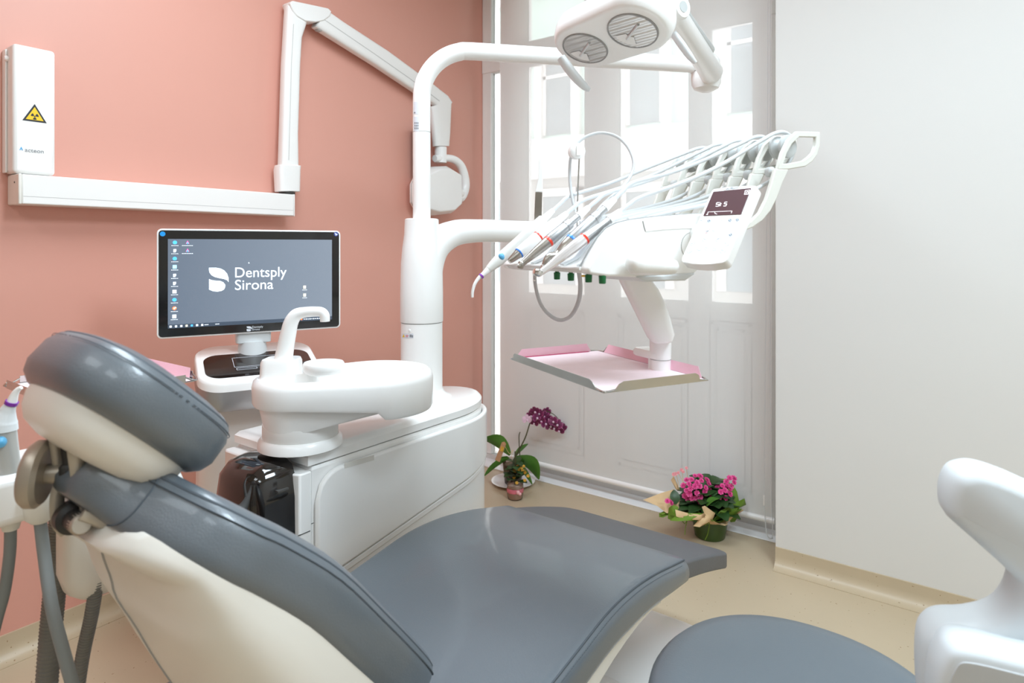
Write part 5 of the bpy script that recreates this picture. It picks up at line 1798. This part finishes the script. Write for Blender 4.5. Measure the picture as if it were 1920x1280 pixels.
# ---- orchid
OD = 3.46
oc = pz(962, 903, .012)
plate = thing('plant_saucer', 'round white saucer under the purple orchid', 'saucer', (oc.x, oc.y, 0))
add('dish', lathe((oc.x, oc.y, 0), [(.07, .0), (.075, .004), (.10, .012), (.118, .020), (.120, .022), (.116, .0225), (.098, .016), (.07, .0085), (.03, .008)], 48), WHITE, plate)
orch = thing('purple_orchid', 'purple orchid with an arching flower spray and broad green leaves on a saucer', 'potted plant', (oc.x, oc.y, .0085))
pot = add('clear_pot', lathe((oc.x, oc.y, .009), [(.045, 0), (.047, .002), (.058, .115), (.062, .118), (.060, .121), (.055, .118)], 32, cap1=False), POTGLASS, orch)
add('bark', lathe((oc.x, oc.y, .0105), [(.042, 0), (.048, .03), (.052, .08), (.048, .098), (.02, .106)], 24), BARK, orch)
rs_ = []
for i in range(16):
    t = i * 2.4
    r_ = .05
    rs_.append(tube([V((oc.x + r_ * .9 * math.cos(t), oc.y + r_ * .9 * math.sin(t), .105)), V((oc.x + r_ * 1.0 * math.cos(t + .3), oc.y + r_ * math.sin(t + .3), .08)), V((oc.x + r_ * .92 * math.cos(t + .7), oc.y + .92 * r_ * math.sin(t + .7), .04))], .003, 6, 3))
add('roots', join(*rs_), mat('pale_roots', '9a917e', .7, vary=(40, .2)), orch)
top = V((oc.x, oc.y, .125))
lv_specs = [((950, 838), (906, 822), .052, .045, OD), ((972, 848), (1011, 898), .055, .05, OD - .05), ((945, 850), (908, 892), .022, .02, OD - .03), ((970, 860), (998, 912), .020, .012, OD - .07), ((968, 845), (990, 832), .02, .01, OD + .08), ((940, 845), (921, 878), .02, .012, OD + .03)]
for (a, b, w_, ar, d_) in lv_specs:
    tipp = pd(b[0], b[1], d_)
    tipp.z = max(tipp.z, .03)
    b0 = top + (pd(a[0], a[1], OD) - top) * .45
    dd = (tipp - b0).normalized()
    add('leaf', leaf(b0, tipp, w_ * .8, ar, .14, 9, side=dd.cross(FW).normalized() * .9 + dd.cross(Z).normalized() * .35), LEAF, orch)
stp = [top, pd(984, 822, OD), pd(993, 795, OD), pd(1002, 778, OD), pd(1020, 770, OD), pd(1040, 778, OD), pd(1056, 798, OD)]
add('stem', tube(stp, [.0042, .0038, .0034, .003, .0024, .002, .0016], 8, 6), STEM, orch)
add('stake', tube([pd(975, 858, OD + .02), pd(973, 820, OD + .01), pd(975, 810, OD)], .0028, 6, 3), STEM, orch)
tg = add('plant_tag', prism([pd(u, v, OD - .13) for u, v in ((928, 862), (937, 866), (949, 832), (946, 828), (941, 829))], FW * .002), WOODTAG, orch, smooth=False)
add('tag_string', tube([pd(944, 831, OD - .132), pd(955, 850, OD - .1), pd(962, 843, OD - .06), pd(958, 858, OD - .1)], .0012, 6, 5), KRAFT, orch)
add('tag_sticker', prism([pd(u, v, OD - .132) for u, v in ((938, 845), (943, 847), (945, 838), (940, 836))], FW * .0005), YEL, tg, smooth=False)


def orchid_flower():
    v, f, mi_ = [], [], []
    def petal(t, L_, w_, lift):
        b = len(v)
        for q, k in ((0, .15), (.35, .8), (.7, 1.0), (.93, .7), (1.0, .25)):
            for s in (-1, -.45, .45, 1):
                x, y = L_ * q, w_ * k * s
                v.append(V((x * math.cos(t) - y * math.sin(t), x * math.sin(t) + y * math.cos(t), lift * q - .12 * abs(s) * w_ + .06 * q * q * L_)))
        for i in range(4):
            for j in range(3):
                f.append((b + i * 4 + j, b + i * 4 + j + 1, b + i * 4 + j + 5, b + i * 4 + j + 4))
                mi_.append(1 if (j != 1 and i >= 2) or i == 3 else 0)
    R_ = .030
    for t, L_, w_, l_ in ((PI / 2, R_, .011, .0), (PI * 1.18, R_ * .95, .011, -.001), (PI * 1.82, R_ * .95, .011, -.001), (0.12, R_, .019, .003), (PI - .12, R_, .019, .003)):
        petal(t, L_, w_, l_)
    return (v, f), mi_


og, omi = orchid_flower()
PETE = mat('petal_edge', '9c4a78', .5, vary=(60, .2))
om = raw_mesh('blossom', og, [PETAL, PETE])
om.polygons.foreach_set('material_index', omi)
omp = raw_mesh('blossom', og, [PETALL, LIP])
lipm = raw_mesh('lip', sphere((0, -.006, .006), .0065, 8, 5, (1, 1.1, .9)), LIP)
random.seed(11)
fl = [(988, 786, 1), (996, 778, 0), (1003, 770, 1), (1006, 782, 0), (1012, 774, 0), (1015, 788, 0), (1021, 779, 0), (1022, 793, 0), (1029, 784, 0), (1031, 797, 0), (1037, 789, 0), (1040, 801, 0), (1046, 795, 0), (1049, 806, 0), (1054, 801, 0), (1002, 792, 0), (1024, 772, 0)]
for u, v_, pale in fl:
    o = put('blossom', omp if (u < 990) else om, orch, pd(u, v_, OD - .02 + random.uniform(-.03, .03)), (-FW * 1.0 + RT * random.uniform(-.5, .6) + Z * random.uniform(-.5, .3)), random.uniform(.78, 1.0), random.uniform(-.5, .5), [('lip', lipm)])
for u, v_ in ((1058, 790), (1062, 800)):
    add('bud', sphere(pd(u, v_, OD), .008, 10, 6, (1, 1, 1.3)), PETALL, orch)
# ---- small yellow plant in a pink glass, in front
kc_ = pz(966, 934, 0.0)
kal = thing('yellow_flowering_plant', 'small yellow-flowered plant in a pink-banded glass in front of the saucer', 'potted plant', (kc_.x, kc_.y, 0))
add('glass_pot', lathe((kc_.x, kc_.y, 0), [(.034, 0), (.038, .004), (.041, .02), (.042, .078), (.0415, .082)], 32, cap1=False), PINKGLASS, kal)
add('soil', lathe((kc_.x, kc_.y, .004), [(.034, 0), (.038, .012), (.0395, .066)], 24), mat('pale_terracotta', 'ead6c8', .8, vary=(30, .15)), kal)
add('pink_band', lathe((kc_.x, kc_.y, .036), [(.0422, 0), (.0430, .002), (.0430, .02), (.0424, .022)], 32, cap0=False, cap1=False), mat('pink_ribbon', 'd2707e', .5, vary=(30, .1)), kal)
add('ribbon_bow', join(sphere(V((kc_.x, kc_.y, .047)) - FW * .043 + RT * .014, .011, 12, 8, (1, .8, 1)), sphere(V((kc_.x, kc_.y, .04)) - FW * .046 + RT * .024, .008, 12, 8)), mat('pale_pink_ribbon', 'eab0b4', .4, vary=(30, .05)), kal)
kt = V((kc_.x, kc_.y, .082))
random.seed(5)
for i in range(22):
    t = i * 2.399
    h = .0 + .14 * (i / 22)
    r_ = .075 * (1 - .45 * i / 22)
    p0 = kt + V((0, 0, h * .75))
    d = V((math.cos(t), math.sin(t), 0))
    add('leaf', leaf(p0 + d * .006, p0 + d * r_ + Z * random.uniform(-.02, .035), .024, .008, .1, 5), LEAFD, kal)
add('stem', tube([kt - Z * .01, kt + Z * .16], .004, 8, 1), STEM, kal)
ym = raw_mesh('blossom', unit_rosette(.0085, 5), YEL)
for i in range(20):
    u, v_ = random.gauss(968, 6.5), random.gauss(880, 6)
    put('blossom', ym, kal, pd(u, v_, dep_ := (V((kc_.x, kc_.y, 0)).dot(FW) - .02)), (-FW + Z * .8 + RT * random.uniform(-.6, .6)), random.uniform(.8, 1.1), random.random() * 6)
for u, v_ in ((990, 892), (984, 900), (969, 905)):
    put('blossom', ym, kal, pd(u, v_, V((kc_.x, kc_.y, 0)).dot(FW) - .05), (-FW + Z * .8), 1.0, 0)
# ---- pink flowering plant wrapped in paper
pk = pz(1331, 1004, 0.0)
pnk = thing('pink_flowering_plant', 'pink flowering plant wrapped in green tissue and brown kraft paper by the blind', 'potted plant', (pk.x, pk.y, 0))
pkd = V((pk.x, pk.y, 0)).dot(FW)
pot2 = lambda k: [(.062 * k, 0), (.066 * k, .004), (.075 * k, .06), (.082 * k, .115)]
add('pot', lathe((pk.x, pk.y, 0), pot2(1) + [(.078, .113), (.02, .10)], 32), POTG, pnk)
add('pot_ribbon', tube([pd(1322, 985, pkd - .085), pd(1330, 980, pkd - .088), pd(1327, 1000, pkd - .075), pd(1322, 1012, pkd - .07)], .0018, 6, 6), TISSUE, pnk)
add('loose_ribbon', tube([pd(1278, 975, pkd - .09), pd(1284, 981, pkd - .09), pd(1288, 976, pkd - .09), pd(1285, 990, pkd - .09), pd(1284, 1002, pkd - .09)], .0016, 6, 6), TISSUE, pnk)


def sheet(pts, m_, name, depth, curl=.02, n=None):
    """a crumpled piece of paper: ring of corner points (pixel, distance from the pot's own depth), domed in the middle"""
    P_ = [pd(u, v, depth + dd) for u, v, dd in pts]
    c_ = sum(P_, V()) / len(P_) - FW * curl
    v, f = [c_], []
    inner = [p.lerp(c_, .5) + FW * random.uniform(-.012, .012) for p in P_]
    v += inner + P_
    k = len(P_)
    for i in range(k):
        j = (i + 1) % k
        f += [(0, 1 + i, 1 + j), (1 + i, 1 + k + i, 1 + k + j, 1 + j)]
    m2 = len(v)
    v2 = [p + FW * .0012 for p in v]
    f2 = [tuple(reversed([q + m2 for q in x])) for x in f]
    e = [(1 + k + i, 1 + k + (i + 1) % k, m2 + 1 + k + (i + 1) % k, m2 + 1 + k + i) for i in range(k)]
    return add(name, (v + v2, f + f2 + e), m_, pnk, ang=70)


random.seed(21)
sheet([(1206, 937, -.03), (1240, 924, .0), (1264, 917, .03), (1275, 935, .0), (1272, 960, -.06), (1250, 962, -.07), (1232, 948, -.05)], KRAFT, 'kraft_paper', pkd, .015)
sheet([(1266, 955, -.10), (1290, 962, -.12), (1325, 962, -.13), (1322, 976, -.13), (1285, 974, -.12), (1268, 968, -.11)], KRAFT, 'kraft_paper', pkd, .01)
sheet([(1316, 950, -.14), (1322, 948, -.14), (1341, 962, -.13), (1336, 975, -.13), (1312, 988, -.14), (1300, 986, -.14), (1310, 975, -.14), (1326, 968, -.14)], KRAFT, 'kraft_paper', pkd, .012)
sheet([(1258, 900, .02), (1263, 892, .03), (1272, 912, .0), (1275, 918, .0), (1268, 918, .0)], KRAFT, 'kraft_paper', pkd, .004)
sheet([(1252, 972, -.07), (1254, 952, -.07), (1262, 946, -.08), (1272, 950, -.1), (1270, 968, -.1), (1262, 976, -.08)], TISSUE, 'tissue_paper', pkd, .012)
sheet([(1268, 966, -.10), (1290, 962, -.12), (1318, 962, -.13), (1310, 978, -.12), (1290, 975, -.12), (1256, 976, -.1)], TISSUE, 'tissue_paper', pkd, .02)
sheet([(1335, 978, -.11), (1350, 958, -.10), (1375, 944, -.04), (1396, 934, .0), (1399, 946, .0), (1386, 952, -.02), (1384, 966, -.03), (1376, 974, -.05), (1368, 976, -.06), (1362, 968, -.08)], TISSUE, 'tissue_paper', pkd, .015)
sheet([(1333, 900, .07), (1345, 896, .08), (1362, 898, .08), (1380, 912, .06), (1386, 940, .03), (1372, 948, .0), (1352, 930, .05)], TISSUE, 'tissue_paper', pkd, .0)
sheet([(1364, 966, -.03), (1374, 960, -.02), (1384, 968, -.01), (1378, 978, -.02), (1370, 979, -.03)], TISSUE, 'tissue_paper', pkd, .008)
sheet([(1236, 962, -.05), (1250, 956, -.05), (1262, 952, -.06), (1256, 964, -.06), (1243, 970, -.06), (1236, 969, -.05)], TISSUE, 'tissue_paper', pkd, .004)
ctr = V((pk.x, pk.y, .13))
for nm_, mm_, r0_, lift in (('kraft_paper', KRAFT, .004, 0), ('tissue_paper', TISSUE, 0, .012)):
    v_, f_ = [], []
    NC = 40
    for i in range(NC):
        t = 2 * PI * i / NC
        d = V((math.cos(t), math.sin(t), 0))
        flare = .030 + .022 * math.sin(5 * t + lift * 90) + random.uniform(-.006, .006) + max(0, -d.dot(RT)) * .035
        for rr_2, zz_ in ((.080 + r0_, .088), (.092 + r0_, .104 + .006 * math.sin(7 * t)), (.090 + r0_ + flare, .122 + lift + .018 * math.sin(4 * t + 1 + lift * 60))):
            v_.append(V((pk.x, pk.y, 0)) + d * rr_2 + Z * zz_)
    n0_ = len(v_)
    v_ += [p + Z * -.0012 for p in v_]
    for i in range(NC):
        j = (i + 1) % NC
        for a in range(2):
            q_ = (3 * i + a, 3 * j + a, 3 * j + a + 1, 3 * i + a + 1)
            f_ += [q_, tuple(n0_ + x for x in reversed(q_))]
        f_ += [(3 * i + 2, 3 * j + 2, n0_ + 3 * j + 2, n0_ + 3 * i + 2), (3 * i, 3 * j, n0_ + 3 * j, n0_ + 3 * i)]
    add(nm_, (v_, f_), mm_, pnk, ang=70)
for i in range(60):
    t = i * 2.399
    k = i / 60
    d = V((math.cos(t), math.sin(t), 0))
    p0 = ctr + Z * (-.005 + .11 * k)
    add('leaf', leaf(p0 + d * .015, p0 + (d - RT * .16) * (.16 - .085 * k) + Z * random.uniform(-.012, .03), .038, .012, .08, 5), LEAFD, pnk)
add('leaf', leaf(pd(1325, 948, pkd - .11), pd(1348, 934, pkd - .1), .02, .012, .1, 6), LEAF, pnk)
add('leaf', leaf(pd(1266, 945, pkd - .06), pd(1264, 918, pkd - .03), .022, .006, .1, 6), LEAFD, pnk)
rm = raw_mesh('blossom', unit_rosette(.0142, 7), HOTP)
hm = raw_mesh('flower_heart', lathe((0, 0, .003), [(.0022, 0), (.003, .002), (.001, .0035)], 8), HOTPD)
sm = raw_mesh('blossom', unit_rosette(.010, 5), SALMON)
random.seed(4)


def cluster(uc, vc, ru, rv_, n, d_, mesh=rm):
    got = []
    for _ in range(900):
        if len(got) >= n:
            break
        a, r_ = random.uniform(0, 2 * PI), math.sqrt(random.random())
        u, v_ = uc + ru * r_ * math.cos(a), vc + rv_ * r_ * math.sin(a)
        if all((u - x) ** 2 + (v_ - y) ** 2 > 62 for x, y in got):
            got.append((u, v_))
            dome = math.sqrt(max(0, 1 - r_ * r_))
            nrm = -FW * (.5 + dome) + Z * (.9 - 1.0 * (v_ - vc) / rv_ * .6) + RT * ((u - uc) / ru * .9)
            put('blossom', mesh, pnk, pd(u, v_, d_ - .055 * dome), nrm, random.uniform(.8, 1.05), random.random() * 6, [('flower_heart', hm)])


cluster(1306, 916, 27, 25, 34, pkd - .03)
cluster(1356, 922, 16, 15, 15, pkd - .03)
cluster(1370, 904, 11, 11, 6, pkd + .0)
cluster(1254, 941, 5, 4, 3, pkd - .06)
for u, v_ in ((1267, 888), (1272, 886), (1278, 881), (1281, 884), (1287, 877), (1263, 889)):
    put('blossom', sm, pnk, pd(u, v_, pkd), (-FW + Z * .5), random.uniform(.7, .9), random.random() * 6)
for a, b in (((1272, 914), (1268, 890)), ((1280, 908), (1279, 884)), ((1288, 900), (1287, 880)), ((1284, 912), (1273, 889))):
    add('dry_stem', tube([pd(*a, pkd - .01), pd((a[0] + b[0]) / 2 + 1, (a[1] + b[1]) / 2, pkd), pd(*b, pkd)], .0012, 5, 3), KRAFT, pnk)
